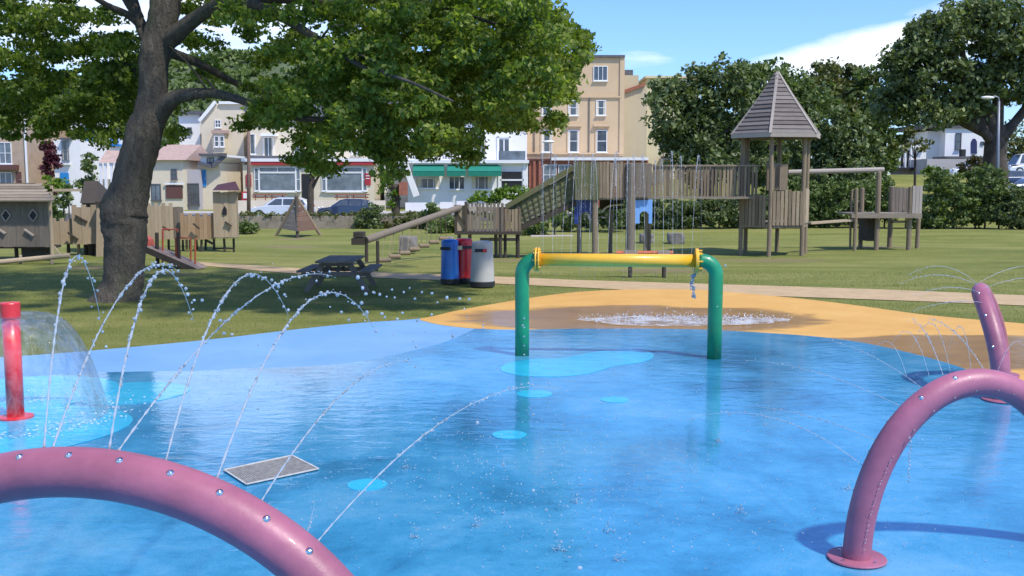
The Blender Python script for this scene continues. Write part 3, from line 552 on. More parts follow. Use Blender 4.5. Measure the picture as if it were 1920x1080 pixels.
# ---------------------------------------------------------------- red post with its bell of water
b = G(30, 785); t = thing('bell_fountain_post', 'red post with a darker cap rising from the cyan patch at the left edge', 'fountain post', b)
top = P(17, 566, b.y).z
m = MB(); m.tube([b-V((0, 0, .03)), b+V((0, 0, .5)), b+V((0, 0, top-.16))], .083, 28); m.build('post', M['red'], t, smooth=True)
m = MB(); m.lathe(b+V((0, 0, top-.16)), [(.0, 0), (.092, 0), (.094, .01), (.094, .145), (.088, .155), (0, .158)], 28); m.build('cap', M['red'], t)
m = MB(); m.lathe(b+V((0, 0, .014)), [(0, 0), (.17, 0), (.17, .014), (0, .014)], 28); m.build('flange', M['red'], t)
m = MB(); prof = []
for k in range(29): q = k/28; prof.append((.095+.79*q**.72, (top-.16)*(1-q**2.3)+.02+.05*math.sin(q*math.pi)))
m.lathe(b, prof, 72)
tag(m.build('water_bell', M['bell'], smooth=True, base=b), 'clear dome of falling water around the red post', 'water dome')
m = MB()
for k in range(900): a = random.random()*6.28; q = .88+random.gauss(0, .16); m.ball((b.x+q*math.cos(a), b.y+q*math.sin(a), .018+abs(random.gauss(0, .03))), random.uniform(.003, .012), (1.5, 1.3, .6), True)
tag(m.build('foam', M['foam'], smooth=True, base=b), kind='stuff', label='foam ring where the water dome meets the pool')
# ---------------------------------------------------------------- playground
def post(name, par, x, ytop, Y, w_px=9, m='wood', zb=-.15, rnd=True):
    p = P(x, ytop, Y); w = w_px/F*Y; mb = MB()
    if rnd: mb.tube([(p.x, Y, zb), (p.x+random.gauss(0, .01), Y, (p.z+zb)/2), (p.x, Y, p.z-.02), (p.x, Y, p.z)], [w/2, w/2, w/2, w/2*.8], 10)
    else: mb.box((p.x-w/2, Y-w/2, zb), (p.x+w/2, Y+w/2, p.z))
    return mb.build(name, M[m], par, smooth=False)
def pickets(mb, Y, x0, x1, yt, yb, w=5.2, gap=1.8, d=.03, jit=1.5, Y1=None, yt1=None, yb1=None):
    x = x0; Y1 = Y if Y1 is None else Y1; yt1 = yt if yt1 is None else yt1; yb1 = yb if yb1 is None else yb1
    while x < x1-1:
        k = (x-x0)/(x1-x0); ww = w*random.uniform(.85, 1.12); Yk = Y+(Y1-Y)*k; e = min(x+ww, x1); y = yt+(yt1-yt)*k+random.uniform(-jit, jit)*.7; y2 = yb+(yb1-yb)*k+random.uniform(-.4, .8)
        mb.pbox(Yk+random.uniform(-.008, .008), x, y, e, y2, d); x = e+gap*random.uniform(.6, 1.4)
# --- tower
TY = 34.0; tc_ = P(1449, 474, TY); tc_.z = 0; RT = 64/F*TY
hexa = [math.radians(9+60*k) for k in range(6)]
HV = [V((tc_.x+RT*math.cos(a), TY+RT*math.sin(a), 0)) for a in hexa]
t = thing('play_tower', 'tall wooden play tower with a pointed six-sided plank roof', 'play tower', tc_)
zd1, zd2, zev, zap = P(0, 418, TY-1).z, P(0, 371, TY).z, P(0, 248, TY).z, P(0, 134, TY).z
for q in HV:
    m = MB(); m.tube([q-V((0, 0, .2)), q+V((random.gauss(0, .01), 0, 2)), q+V((0, 0, zev+.12))], .072, 10); m.build('post', M['wood'], t)
m = MB(); m.prism([q*.985+tc_*.015+V((0, 0, zd1-.06)) for q in HV], (0, 0, .07)); m.build('lower_deck', M['wood_h'], t)
m = MB(); m.prism([HV[2]+V((0, 0, zd2-.08)), HV[3]+V((0, 0, zd2-.08)), HV[4]+V((0, 0, zd2-.08)), HV[1].lerp(HV[4], .3)+V((0, 0, zd2-.08))], (0, 0, .07)); m.build('upper_deck', M['wood_h'], t)
def facepickets(a, b, z0, z1, w=.1, gap=.03, th=.03, skip=None):
    m = MB(); L_ = (b-a).length; d = (b-a).normalized(); n = V((d.y, -d.x, 0)); x = .07
    while x < L_-.1:
        ww = w*random.uniform(.85, 1.1); p0 = a+d*x+n*(.06+random.uniform(-.006, .006)); zt_ = z1+random.uniform(-.03, .03)
        m.bar(p0+d*ww/2+V((0, 0, z0)), p0+d*ww/2+V((0, 0, zt_)), th, ww, up=d); x += ww+gap
    return m
for (i, j, a_, b_, w_) in ((4, 5, zd1-.08, P(0, 357, TY-1).z, .105), (5, 0, zd1-.02, P(0, 354, TY).z, .2), (3, 4, zd1-.1, zd1+.9, .11)):
    facepickets(HV[i], HV[j], a_, b_, w_).build('picket_panel', M['wood_pale'] if i == 5 else M['wood'], t)
m = MB(); m.pbox(TY-.9, 1437, 304, 1453, 357, .04); m.pbox(TY-.88, 1462, 307, 1477, 357, .05); m.pbox(TY-.5, 1453, 306, 1461, 356, .03); m.build('upper_panel', M['wood'], t)
m = MB(); m.pbox(TY+.2, 1392, 372, 1426, 421, .04); m.build('backing_panel', M['panel_navy'], t)
for z_ in (zd1-.1, zev-.05):
    m = MB()
    for k in range(6): m.bar(HV[k]+V((0, 0, z_)), HV[(k+1) % 6]+V((0, 0, z_)), .07, .12)
    m.build('ring_beam', M['wood_h'], t)
m = MB(); ap = tc_+V((-.04, 0, zap)); NR = 15
for k in range(6):
    a0, a1 = hexa[k], hexa[(k+1) % 6]
    for c_ in range(NR):
        t0, t1 = c_/NR, (c_+1.25)/NR; t1 = min(t1, .985)
        def rp(a, q, lift): r_ = 1.52*(1-q)**1.06; return V((tc_.x-.04*q+r_*math.cos(a), TY+r_*math.sin(a), zev-.1+(zap-zev+.1)*q))+V((math.cos((a0+a1)/2), math.sin((a0+a1)/2), .5))*lift
        am, w_ = (a0+a1)/2, random.uniform(-.006, .006)
        A = [rp(a0, t0, .045+w_), rp(a1, t0, .045+w_), rp(a1, t1, .012+w_), rp(a0, t1, .012+w_)]; B = [p-V((math.cos(am), math.sin(am), .5))*.028 for p in A]
        m.add(A+B, [(0, 1, 2, 3), (7, 6, 5, 4), (0, 4, 5, 1), (1, 5, 6, 2), (2, 6, 7, 3), (3, 7, 4, 0)])
rf = m.build('roof', M['shingle'], t)
m = MB()
for k in range(6):
    a = hexa[k]; pts = [V((tc_.x+1.56*(1-q)**1.06*math.cos(a), TY+1.56*(1-q)**1.06*math.sin(a), zev-.09+(zap-zev+.1)*q)) for q in (0, .33, .66, .99)]
    for p, q in zip(pts[:-1], pts[1:]): m.bar(p, q, .085, .05)
m.build('hip_board', M['fascia'], rf)
m = MB()
for k in range(6):
    a0, a1 = hexa[k], hexa[(k+1) % 6]; p = V((tc_.x+1.55*math.cos(a0), TY+1.55*math.sin(a0), zev-.13)); q = V((tc_.x+1.55*math.cos(a1), TY+1.55*math.sin(a1), zev-.13)); m.bar(p, q, .03, .16)
m.build('fascia', M['fascia'], rf)
m = MB(); m.pbox(TY+.6, 1392, 235, 1398, 373, .05); m.pbox(TY+.8, 1444, 235, 1450, 373, .05); m.build('inner_post', M['wood'], t)
# --- bridge
t = thing('bridge_walkway', 'long raised wooden walkway with picket sides between platform and tower', 'walkway', P(1310, 474, TY)*V((1, 1, 0)).length if False else V((P(1310, 474, TY).x, TY, 0)))
m = MB(); pickets(m, TY-.55, 1224, 1424, 309, 370, 4.3, 2.7, .025, 2); m.build('near_railing', M['wood'], t)
m = MB(); pickets(m, TY+.55, 1224, 1400, 311, 371, 4.6, 2.4, .025, 2); m.build('far_railing', M['wood_grey'], t)
m = MB(); m.pbox(TY-.62, 1190, 368.5, 1426, 373, .08); m.pbox(TY+.58, 1190, 369, 1400, 373, .08); m.pbox(TY-.5, 1190, 369, 1402, 371.5, 1.05); m.build('deck', M['wood_h'], t)
m = MB(); m.pbox(TY-.60, 1200, 309, 1426, 312, .05); m.build('handrail', M['wood_h'], t)
# --- high platform at the left end
PX = V((P(1150, 480, TY).x, TY, 0)); t = thing('play_platform', 'raised wooden platform with mossy planks and blue panels under it', 'play platform', PX)
for x, Y, w_ in ((1087, TY+.9, 9), (1117, TY-.8, 11), (1183, TY-1.0, 17), (1212, TY+.2, 7), (1219, TY+.9, 7), (1146, TY+1.0, 8)): post('post', t, x, 306, Y, w_, 'wood_grey' if w_ > 15 else 'wood')
m = MB(); pickets(m, TY-.9, 1078, 1124, 305, 374, 6, .8, .04, 3, Y1=TY-.95); m.build('mossy_panel', M['wood_mossy'], t)
m = MB(); pickets(m, TY-.95, 1124, 1192, 304, 372, 5.2, 1.6, .03, 2); m.build('picket_panel', M['wood'], t)
m = MB(); m.pbox(TY-1.06, 1192, 305, 1212, 370, .05); m.pbox(TY-1.04, 1213, 307, 1222, 370, .05); m.build('board_panel', M['wood_grey'], t)
m = MB(); pickets(m, TY+1.0, 1078, 1190, 308, 372, 5.2, 1.4, .03, 2); m.build('picket_panel', M['wood_grey'], t)
m = MB(); m.pbox(TY-.9, 1078, 369, 1216, 375, 1.95); m.build('deck', M['wood_h'], t)
def archpanel(Y, x0, x1, y0, y1, ax, ar, at_, mat, d=.03):
    m = MB(); pts = [(x0, y0), (x1, y0), (x1, y1), (ax+ar, y1)]+[(ax+ar*math.cos(a), at_+ar-ar*math.sin(a)*1.0) for a in [k*math.pi/12 for k in range(13)]]+[(ax-ar, y1), (x0, y1)]
    # split in quads columns to keep it convex
    cols = [(x0, ax-ar)]+[(ax-ar+2*ar*k/10, ax-ar+2*ar*(k+1)/10) for k in range(10)]+[(ax+ar, x1)]
    for i, (a, b) in enumerate(cols):
        if i in (0, 11): m.pbox(Y, a, y0, b, y1, d)
        else: c = ((a+b)/2-ax)/ar; m.pbox(Y, a, y0, b, at_+ar-ar*math.sqrt(max(0, 1-c*c)), d)
    m.build('arched_panel', M[mat], t)
archpanel(TY-.7, 1077, 1119, 375, 420, 1098, 13, 398, 'panel_navy'); archpanel(TY-.9, 1191, 1223, 374, 419, 1208, 8.5, 396, 'panel_sky')
m = MB(); m.pbox(TY+.9, 1124, 375, 1168, 392, .04); m.build('back_panel', M['wood_dark'], t)
m = MB(); m.tube(smooth_line([P(1128, 398, TY+.7), P(1138, 388, TY+.7), P(1150, 385, TY+.7), P(1170, 383, TY+.7)], 5), .035, 8); m.build('grab_bar', M['white'], t)
# --- sloping net ramp
RY = TY-.2; t = thing('sloping_net_ramp', 'steep ramp with a mossy net side rising to the high platform', 'climbing ramp', V((P(1010, 430, RY).x, RY, 0)))
for Yo in (-.45, .75):
    m = MB(); m.bar(P(1079, 312, RY+Yo), P(948, 388, RY+Yo), .14, .16); m.build('upper_rail', M['wood_mossy'], t)
    m = MB(); m.bar(P(1081, 381, RY+Yo), P(962, 434, RY+Yo), .12, .15); m.build('lower_rail', M['wood_dark'], t)
m = MB(); A, B, C_, D_ = P(1078, 318, RY-.4), P(950, 392, RY-.4), P(964, 431, RY-.4), P(1080, 377, RY-.4)
m.prism([A, B, C_, D_], (0, .04, 0)); m.build('net_panel', M['net'], t)
m = MB()
for k in range(12): q = (k+.5)/12; m.bar(A.lerp(B, q)-V((0, .03, 0)), D_.lerp(C_, q)-V((0, .03, 0)), .03, .02)
for k in range(5): q = (k+.5)/5; m.bar(A.lerp(D_, q)-V((0, .04, 0)), B.lerp(C_, q)-V((0, .04, 0)), .025, .02)
m.build('rope_mesh', M['wood_mossy'], t)
m = MB(); m.bar(P(1064, 326, RY-.5), P(1030, 346, RY-.5), .03, .04); m.build('pale_handrail', M['fascia'], t)
m = MB()
for k in range(10): q = (k+.5)/10; a = P(1080, 380, RY-.4).lerp(P(963, 432, RY-.4), q); m.bar(a+V((0, 0, .05)), a+V((0, 1.15, .05)), .3, .04)
m.build('ramp_boards', M['wood_h'], t)
# --- low landing
LY = TY-.3; t = thing('landing_platform', 'low picketed wooden landing at the foot of the net ramp', 'play platform', V((P(920, 480, LY).x, LY, 0)))
for x, Y, w_ in ((938, LY-.7, 7), (947, LY-.5, 6), (971, LY-.5, 8), (880, LY+.4, 7), (861, LY+.5, 7), (930, LY+.9, 7)): post('post', t, x, 388 if x > 860 else 386, Y, w_, 'wood_dark' if x > 930 else 'wood')
m = MB(); pickets(m, LY-.75, 876, 946, 380, 437, 5.0, 2.2, .03, 2); m.build('picket_panel', M['wood_grey'], t)
m = MB(); pickets(m, LY-.6, 946, 977, 392, 436, 5.8, 1.0, .03, 1); m.build('end_panel', M['wood'], t)
m = MB(); m.pbox(LY-.7, 856, 385, 872, 433, .04); m.build('gate_panel', M['wood_pale'], t)
m = MB(); m.bar(P(857, 398, LY-.74), P(873, 424, LY-.74), .05, .03); m.pbox(LY-.79, 852, 384, 857, 440, .06); m.pbox(LY-.79, 871, 378, 876, 440, .06); m.build('gate_brace', M['wood_dark'], t)
m = MB(); m.pbox(LY-.8, 852, 434, 978, 440, 1.9); m.build('deck', M['wood_dark'], t)
m = MB(); m.pbox(LY+1.2, 900, 446, 975, 452, .2); m.build('bottom_beam', M['wood_pale'], t)
m = MB(); m.pbox(LY-.8, 879, 387, 893, 396, .02); m.build('notice_plate', M['fascia'], t)
# --- sloping log with hanging steps
Yb = 32.0; t = thing('hanging_step_beam', 'long sloping log with a row of hanging log steps, rising to the low landing', 'climbing beam', V((P(700, 500, 29).x, 29, 0)))
pa, pb = P(690, 449, 29.5), P(862, 389, 33); m = MB(); m.tube([pa-(pb-pa)*.02, pa.lerp(pb, .5), pb], [.11, .105, .10], 12); m.build('log', M['wood_grey'], t)
for x, Y, w_ in ((687, 30.6, 6.5), (708, 28.6, 6.5)): post('post', t, x, 451, Y, w_, 'wood_dark')
m = MB(); a = P(664, 435, 29.6); b_ = P(682, 457, 29.6); m.box((a.x, 29.4, a.z), (b_.x, 30, b_.z+.2)); m.box((a.x-.05, 29.35, b_.z-.02), (b_.x+.05, 30.05, b_.z+.17)); m.build('end_block', M['wood_dark'], t)
ns = 7
for k in range(ns):
    q = k/(ns-1); x = 722+(832-722)*q; y = 488-(488-447)*q; Y = 29.3+(32.6-29.3)*q; m = MB(); c_ = P(x, y, Y); w_ = .32-.03*q
    m.tube([c_-V((w_/2, .05, 0)), c_+V((w_/2, .05, 0))], .065, 10); st = m.build('log_step', M['wood'], t)
    m = MB(); lx = (c_.x-pa.x)/(pb.x-pa.x); tp = pa.lerp(pb, lx)
    for s_ in (-1, 1): m.tube([c_+V((s_*w_*.3, 0, .05)), tp+V((s_*w_*.3, 0, -.08))], .009, 5)
    m.build('rope', M['wood'], st)
# --- right of the tower: rail, plank, low platform
QY = 35.6; t = thing('overhead_rail', 'level wooden pole on posts running right from the tower', 'overhead bar', V((P(1600, 460, QY).x, QY, 0)))
m = MB(); m.tube([P(1478, 323, QY), P(1657, 318, QY)], .085, 10); m.build('rail', M['fascia'], t); post('post', t, 1648, 320, QY, 9)
t = thing('balance_plank', 'narrow plank bridging the gap between tower and small platform', 'balance plank', P(1560, 416, 34.8))
m = MB(); m.bar(P(1516, 418.5, 34.6), P(1600, 412.5, 35.2), .3, .07); m.build('plank', M['wood_pale'], t)
t = thing('low_platform', 'small low wooden platform standing alone right of the tower', 'play platform', V((P(1665, 455, 35.8).x, 35.8, 0)))
for x, yt_, Y, w_ in ((1598, 355, 36.2, 4), (1606, 353, 35.0, 7), (1617, 352, 36.5, 8), (1672, 349, 36.9, 9), (1708, 350, 35.2, 9), (1724, 349, 36.4, 8), (1648, 322, 35.2, 9)): post('post', t, x, yt_, Y, w_)
m = MB(); m.pbox(34.95, 1597, 401, 1729, 409, .1); m.pbox(35.1, 1597, 400, 1729, 403, 1.6); m.build('deck', M['wood_h'], t)
m = MB(); pickets(m, 36.4, 1673, 1706, 352, 398, 6.5, .5, .03, 1.5); m.build('picket_panel', M['wood_grey'], t)
m = MB(); pickets(m, 35.1, 1711, 1729, 349, 409, 6, 1, .03, 1, Y1=36.3); m.build('side_panel', M['fascia'], t)
m = MB(); m.pbox(35.6, 1626, 409, 1647, 452, .9); m.build('kick_board', M['wood_dark'], t)
m = MB(); m.pbox(35.3, 1675, 414, 1708, 418, .25); m.build('step', M['wood_h'], t)
# --- bench-like seesaw behind the water frame
t = thing('low_play_beam', 'low reddish beam on two short legs behind the yellow bar', 'play beam', V((P(1215, 512, 25.6).x, 25.6, 0)))
for x in (1182, 1245): post('leg', t, x, 478, 25.6, 8, 'wood_dark')
m = MB(); m.tube([P(1155, 474, 25.6), P(1262, 474, 25.6)], .05, 8); m.build('beam', M['orange_paint'], t)
m = MB(); m.tube([P(1170, 476, 25.6), P(1195, 476, 25.6)], .09, 8); m.tube([P(1233, 476, 25.6), P(1256, 476, 25.6)], .09, 8); m.build('saddle', M['wood_grey'], t)
# --- left fort
def crenel(mb, Y, x0, x1, yt, yb, n, dz=7, w=7.0, d=.05):
    k = n*2-1; st = (x1-x0)/k
    for i in range(k): mb.pbox(Y+random.uniform(-.006, .006), x0+i*st+.15, yt+(dz if i % 2 else 0)+random.uniform(-.8, .8), x0+(i+1)*st-.15, yb+random.uniform(-.6, .6), d)
HY = 31.0; t = thing('play_hut', 'grey wooden play hut with a shallow board roof at the left edge', 'play hut', V((P(20, 490, HY).x, HY, 0)))
m = MB(); x = -90
while x < 92: m.pbox(HY+random.uniform(-.012, .004), x, 374, min(x+8.66, 95), 463+random.uniform(-.5, .5), .04); x += 8.6
wl_ = m.build('front_wall', M['wood_grey'], t)
m = MB(); m.pbox(HY+.75, -90, 374, 90, 463, .04); m.build('back_wall', M['wood_grey'], t)
def diamond(par, Y, cx, cy, rx, ry, mat='dark'):
    m = MB(); m.prism([P(cx-rx, cy, Y), P(cx, cy+ry, Y), P(cx+rx, cy, Y), P(cx, cy-ry, Y)], (0, .012, 0)); return m
for cx_ in (11, 62):
    w_ = diamond(t, HY-.014, cx_, 404, 8, 11).build('window', M['dark'], t)
    m = MB()
    for q in ((-1, 0, 0, 1), (0, 1, 1, 0), (1, 0, 0, -1), (0, -1, -1, 0)): m.bar(P(cx_+8.5*q[0], 404+11.5*q[1], HY-.03), P(cx_+8.5*q[2], 404+11.5*q[3], HY-.03), .03, .03)
    m.build('frame', M['fascia'], w_)
m = MB(); m.bar(P(46, 430, HY-.05), P(63, 442, HY-.05), .07, .05); m.bar(P(-5, 428, HY-.05), P(10, 438, HY-.05), .07, .05); m.build('climbing_cleat', M['fascia'], t)
m = MB(); er, rr_ = P(101, 375, HY-.3), P(80, 343, HY+.9)
for k in range(6):
    q0, q1 = k/6, (k+1.15)/6; z0 = er.z+(rr_.z-er.z)*q0; z1 = er.z+(rr_.z-er.z)*q1; y0 = HY-.35+.75*q0; y1 = HY-.35+.75*q1; xr = er.x+(rr_.x-er.x)*q0*.9
    m.add([(-22, y0, z0), (xr, y0, z0), (xr, y1, z1-.03), (-22, y1, z1-.03), (-22, y0, z0-.04), (xr, y0, z0-.04), (xr, y1, z1-.07), (-22, y1, z1-.07)], [(0, 1, 2, 3), (7, 6, 5, 4), (0, 4, 5, 1), (1, 5, 6, 2), (2, 6, 7, 3), (3, 7, 4, 0)])
m.build('roof', M['wood_h'], t)
m = MB(); m.add([(-22, HY+.4, rr_.z), (rr_.x, HY+.4, rr_.z), (rr_.x, HY+1.0, er.z), (-22, HY+1.0, er.z)], [(0, 1, 2, 3)]); m.build('back_roof', M['wood_h'], t)
for x in (93, 30, -20): post('corner_post', t, x, 374 if x > 90 else 460, HY+.02 if x > 90 else HY+.4, 7, 'wood_pale' if x > 90 else 'wood_dark')
m = MB(); m.pbox(HY+.3, 40, 463, 86, 486, .4); m.pbox(HY+.05, -90, 461, 96, 466, .7); m.build('base_beam', M['wood_dark'], t)
t = thing('balance_log', 'pale sloping rail in front of the play hut', 'balance beam', V((P(60, 490, 29.6).x, 29.6, 0)))
m = MB(); m.tube([P(-60, 497, 29.5), P(131, 479, 30)], .075, 10); m.build('rail', M['wood_pale'], t)
for x in (97, 38, -30): post('post', t, x, 478, 29.9, 6, 'wood_pale')
m = MB(); m.bar(P(101, 462, 30.1), P(113, 478, 30.1), .05, .05); m.build('brace', M['wood_pale'], t)
CY = 33.0; t = thing('castle_wall', 'pale plank castle wall with battlements between hut and tree trunk', 'castle wall', V((P(137, 480, CY).x, CY, 0)))
m = MB(); crenel(m, CY, 97, 136, 409, 458, 3, 6); m.build('low_battlement', M['wood_pale'], t)
m = MB(); crenel(m, CY-.12, 135, 180, 384, 458, 3, 5); m.build('high_battlement', M['wood_pale'], t)
for a_ in ((141, 404, 163, 416), (127, 436, 146, 449)):
    m = MB(); m.bar(P(a_[0], a_[1], CY-.16), P(a_[2], a_[3], CY-.16), .06, .05); m.build('climbing_cleat', M['wood_dark'], t)
m = MB(); a = P(178, 384, CY); b_ = P(178, 492, CY); m.box((a.x-.04, CY-.1, .0), (a.x+.02, CY+1.8, a.z)); m.build('side_wall', M['wood_dark'], t)
for x in (128, 147, 160, 172): post('leg', t, x, 457, CY+.2, 6 if x < 165 else 14, 'wood_dark' if x != 147 else 'wood_pale')
t = thing('slab_post', 'pale rough upright slab beside the big tree trunk', 'timber post', V((P(187, 492, 32.6).x, 32.6, 0)))
m = MB(); m.prism([P(180, 493, 32.6), P(197, 493, 32.6), P(193, 420, 32.6), P(190, 384, 32.6), P(181, 384, 32.6)], (0, .25, 0)); m.build('slab', M['wood_pale'], t)
m = MB(); m.pbox(32.55, 178, 378, 190, 384, .3); m.build('cap', M['wood_dark'], t)
t = thing('castle_turret', 'dark grey roofed turret rising behind the castle wall left of the trunk', 'play turret', V((P(167, 480, CY+1).x, CY+1, 0)))
m = MB(); m.pbox(CY+.6, 155, 380, 182, 476, 1.2); m.build('turret_wall', M['wood'], t)
m = MB(); a, b_, c_, d_ = P(150, 381, CY+.4), P(184, 381, CY+.4), P(182, 339, CY+1.3), P(158, 339, CY+1.3); m.prism([a, b_, c_, d_], (0, .06, 0)); m.prism([P(184, 381, CY+.4)+V((0, .07, 0)), c_+V((0, .07, 0)), b_+V((0, 1.9, 0))], (-.05, 0, 0)); m.build('turret_roof', M['wood_dark'], t)
CY2 = 34.5; t = thing('castle_fort', 'long orange-brown plank fort with battlements right of the big tree trunk', 'play fort', V((P(360, 475, CY2).x, CY2, 0)))
m = MB(); crenel(m, CY2-.1, 276, 324, 381, 449, 4, 5); m.build('left_battlement', M['wood_pale'], t)
m = MB(); pickets(m, CY2, 322, 344, 388, 448, 5, .2, .04, 1); m.build('grey_panel', M['wood_grey'], t)
m = MB(); crenel(m, CY2-.2, 338, 403, 400, 449, 5, 6); m.build('middle_battlement', wood('orange brown planks', (.28, .17, .09), (.52, .36, .22)), t)
m = MB(); pickets(m, CY2-.3, 400, 446, 360, 445, 6.5, .15, .05, 1.2); tw = m.build('turret_wall', M['wood_pale'], t)
m = MB(); m.prism([P(417, 403, CY2-.33), P(425, 403, CY2-.33), P(425, 393, CY2-.33), P(421, 386, CY2-.33), P(417, 393, CY2-.33)], (0, .02, 0)); m.build('arrow_window', M['dark'], tw)
for a_ in ((362, 419, 374, 429), (422, 416, 434, 424), (305, 425, 318, 432)):
    m = MB(); m.bar(P(a_[0], a_[1], CY2-.36), P(a_[2], a_[3], CY2-.36), .06, .05); m.build('climbing_cleat', M['wood_dark'], t)
m = MB(); a, b_ = P(398, 357, CY2-.5), P(449, 357, CY2-.5); c_, d_ = P(441, 340, CY2+.9), P(408, 346, CY2+.9); m.prism([a, b_, c_, d_], (0, .05, 0)); m.build('turret_roof', plain('maroon felt roof', (.07, .025, .03), .8, .2, 4), t)
m = MB(); pickets(m, CY2+1.6, 322, 446, 408, 446, 6.5, .2, .04, 1); m.build('back_wall', M['wood'], t)
for x in (343, 350, 356, 368, 378, 386, 401, 420, 438, 316, 330): post('leg', t, x, 447, CY2-.1+(x % 3)*.4, 4.4, 'wood_dark')
m = MB(); m.bar(P(384, 449, CY2), P(401, 458, CY2), .07, .07); m.bar(P(404, 466, CY2+.3), P(440, 466, CY2+.3), .05, .05); m.build('brace', M['wood_dark'], t)
SY = 28.6; t = thing('sloping_board_ramp', 'short worn board ramp with orange hoops right of the big tree', 'play ramp', V((P(325, 510, SY).x, SY, 0)))
m = MB()
for k in range(5): o_ = V((0, .19*k, 0)); m.bar(P(268, 462, SY-.4)+o_, P(374, 506, SY-.4)+o_, .16, .05, up=(0, 0, 1))
m.build('ramp_boards', wood('pinkish worn boards', (.2, .14, .115), (.42, .33, .27), (14, 14, 2)), t)
m = MB(); m.bar(P(268, 466, SY-.5), P(372, 511, SY-.5), .06, .16); m.bar(P(340, 513, SY-.5), P(383, 511, SY-.5), .1, .22); m.build('stringer', M['wood_dark'], t)
for x, yt_, w_ in ((294, 436, 7), (334, 435, 6)): post('post', t, x, yt_, SY-.1, w_, 'wood_dark')
for x in (305, 330, 366):
    m = MB(); a = P(x, 430 if x < 320 else 446, SY); b_ = P(x, 495, SY); r_ = .22 if x != 366 else .0
    m.tube([b_, a], .028, 8)
    if r_: m.tube([a, a+V((r_*1.9, 0, 0)), b_+V((r_*1.9, 0, .1))], .028, 8)
    m.build('hoop', M['orange_paint'] if x > 320 else M['red_paint'], t)
m = MB(); m.prism([P(268, 460, SY-.2), P(268, 444, SY-.2), P(276, 450, SY-.2), P(279, 462, SY-.2)], (0, .5, 0)); m.build('red_end', M['red_paint'], t)
# --- wigwam
WY = 46.5; t = thing('wigwam_frame', 'pointed three-legged wooden wigwam standing on the far lawn', 'play wigwam', V((P(558, 438, WY).x, WY, 0)))
apx = P(556, 369, WY)
for x, y, dy in ((514, 441, .3), (558, 441, -1.0), (605, 440, .4)):
    b_ = P(x, y, WY+dy); m = MB(); m.tube([b_-V((0, 0, .2)), apx+(apx-b_)*.04], .075, 8); m.build('pole', M['wood'] if x != 558 else M['wood_dark'], t)
q1, q2, q3 = P(524, 428, WY+.3), P(558, 434, WY-1.0), P(598, 430, WY+.4)
def planks(A, B, ap_, n=7):
    m = MB()
    for k in range(n):
        a, b_ = k/n, (k+.93)/n; m.prism([A.lerp(ap_, a), B.lerp(ap_, a), B.lerp(ap_, b_), A.lerp(ap_, b_)], (0, .04, 0))
    return m
planks(q2, q3, apx).build('right_side', wood('brown wigwam boards', (.09, .05, .035), (.2, .12, .08)), t); planks(q1, q2, apx).build('left_side', M['wood_grey'], t)
# ---------------------------------------------------------------- picnic table
PY = 22.8; base = V((P(640, 540, PY).x, PY, 0)); t = thing('picnic_table', 'weathered A-frame picnic table on the lawn, seen end-on', 'picnic table', base)
sc = PY/F; X0 = base.x
def at_(x, z): return (X0+x, z)
zt_ = P(0, 484, PY).z; m = MB()
for k in range(5): x = -.33+k*.165; m.box((X0+x-.078, PY-.9, zt_-.045), (X0+x+.078, PY+.9, zt_))
m.build('table_top', M['wood_grey'], t)
zs = P(0, 506, PY).z+.06
for s_ in (-1, 1):
    m = MB()
    for k in range(2): x = s_*(.60+k*.15); m.box((X0+x-.07, PY-.9, zs-.045), (X0+x+.07, PY+.9, zs))
    m.build('bench_seat', M['wood_grey'], t)
for Yo in (-.62, .62):
    for s_ in (-1, 1):
        m = MB(); m.bar((X0+s_*.28, PY+Yo, zt_-.05), (X0+s_*.68, PY+Yo, -.03), .05, .12, up=(1, 0, 0)); m.build('leg', M['wood_grey'], t)
    m = MB(); m.box((X0-.76, PY+Yo-.06, zs-.14), (X0+.76, PY+Yo-.025, zs-.045)); m.box((X0-.36, PY+Yo-.06, zt_-.13), (X0+.36, PY+Yo-.025, zt_-.05)); m.build('cross_rail', M['wood_grey'], t)
m = MB(); m.bar((X0, PY-.5, zs-.1), (X0, PY-.05, zt_-.05), .05, .09); m.bar((X0, PY+.5, zs-.1), (X0, PY+.05, zt_-.05), .05, .09); m.build('brace', M['wood_grey'], t)
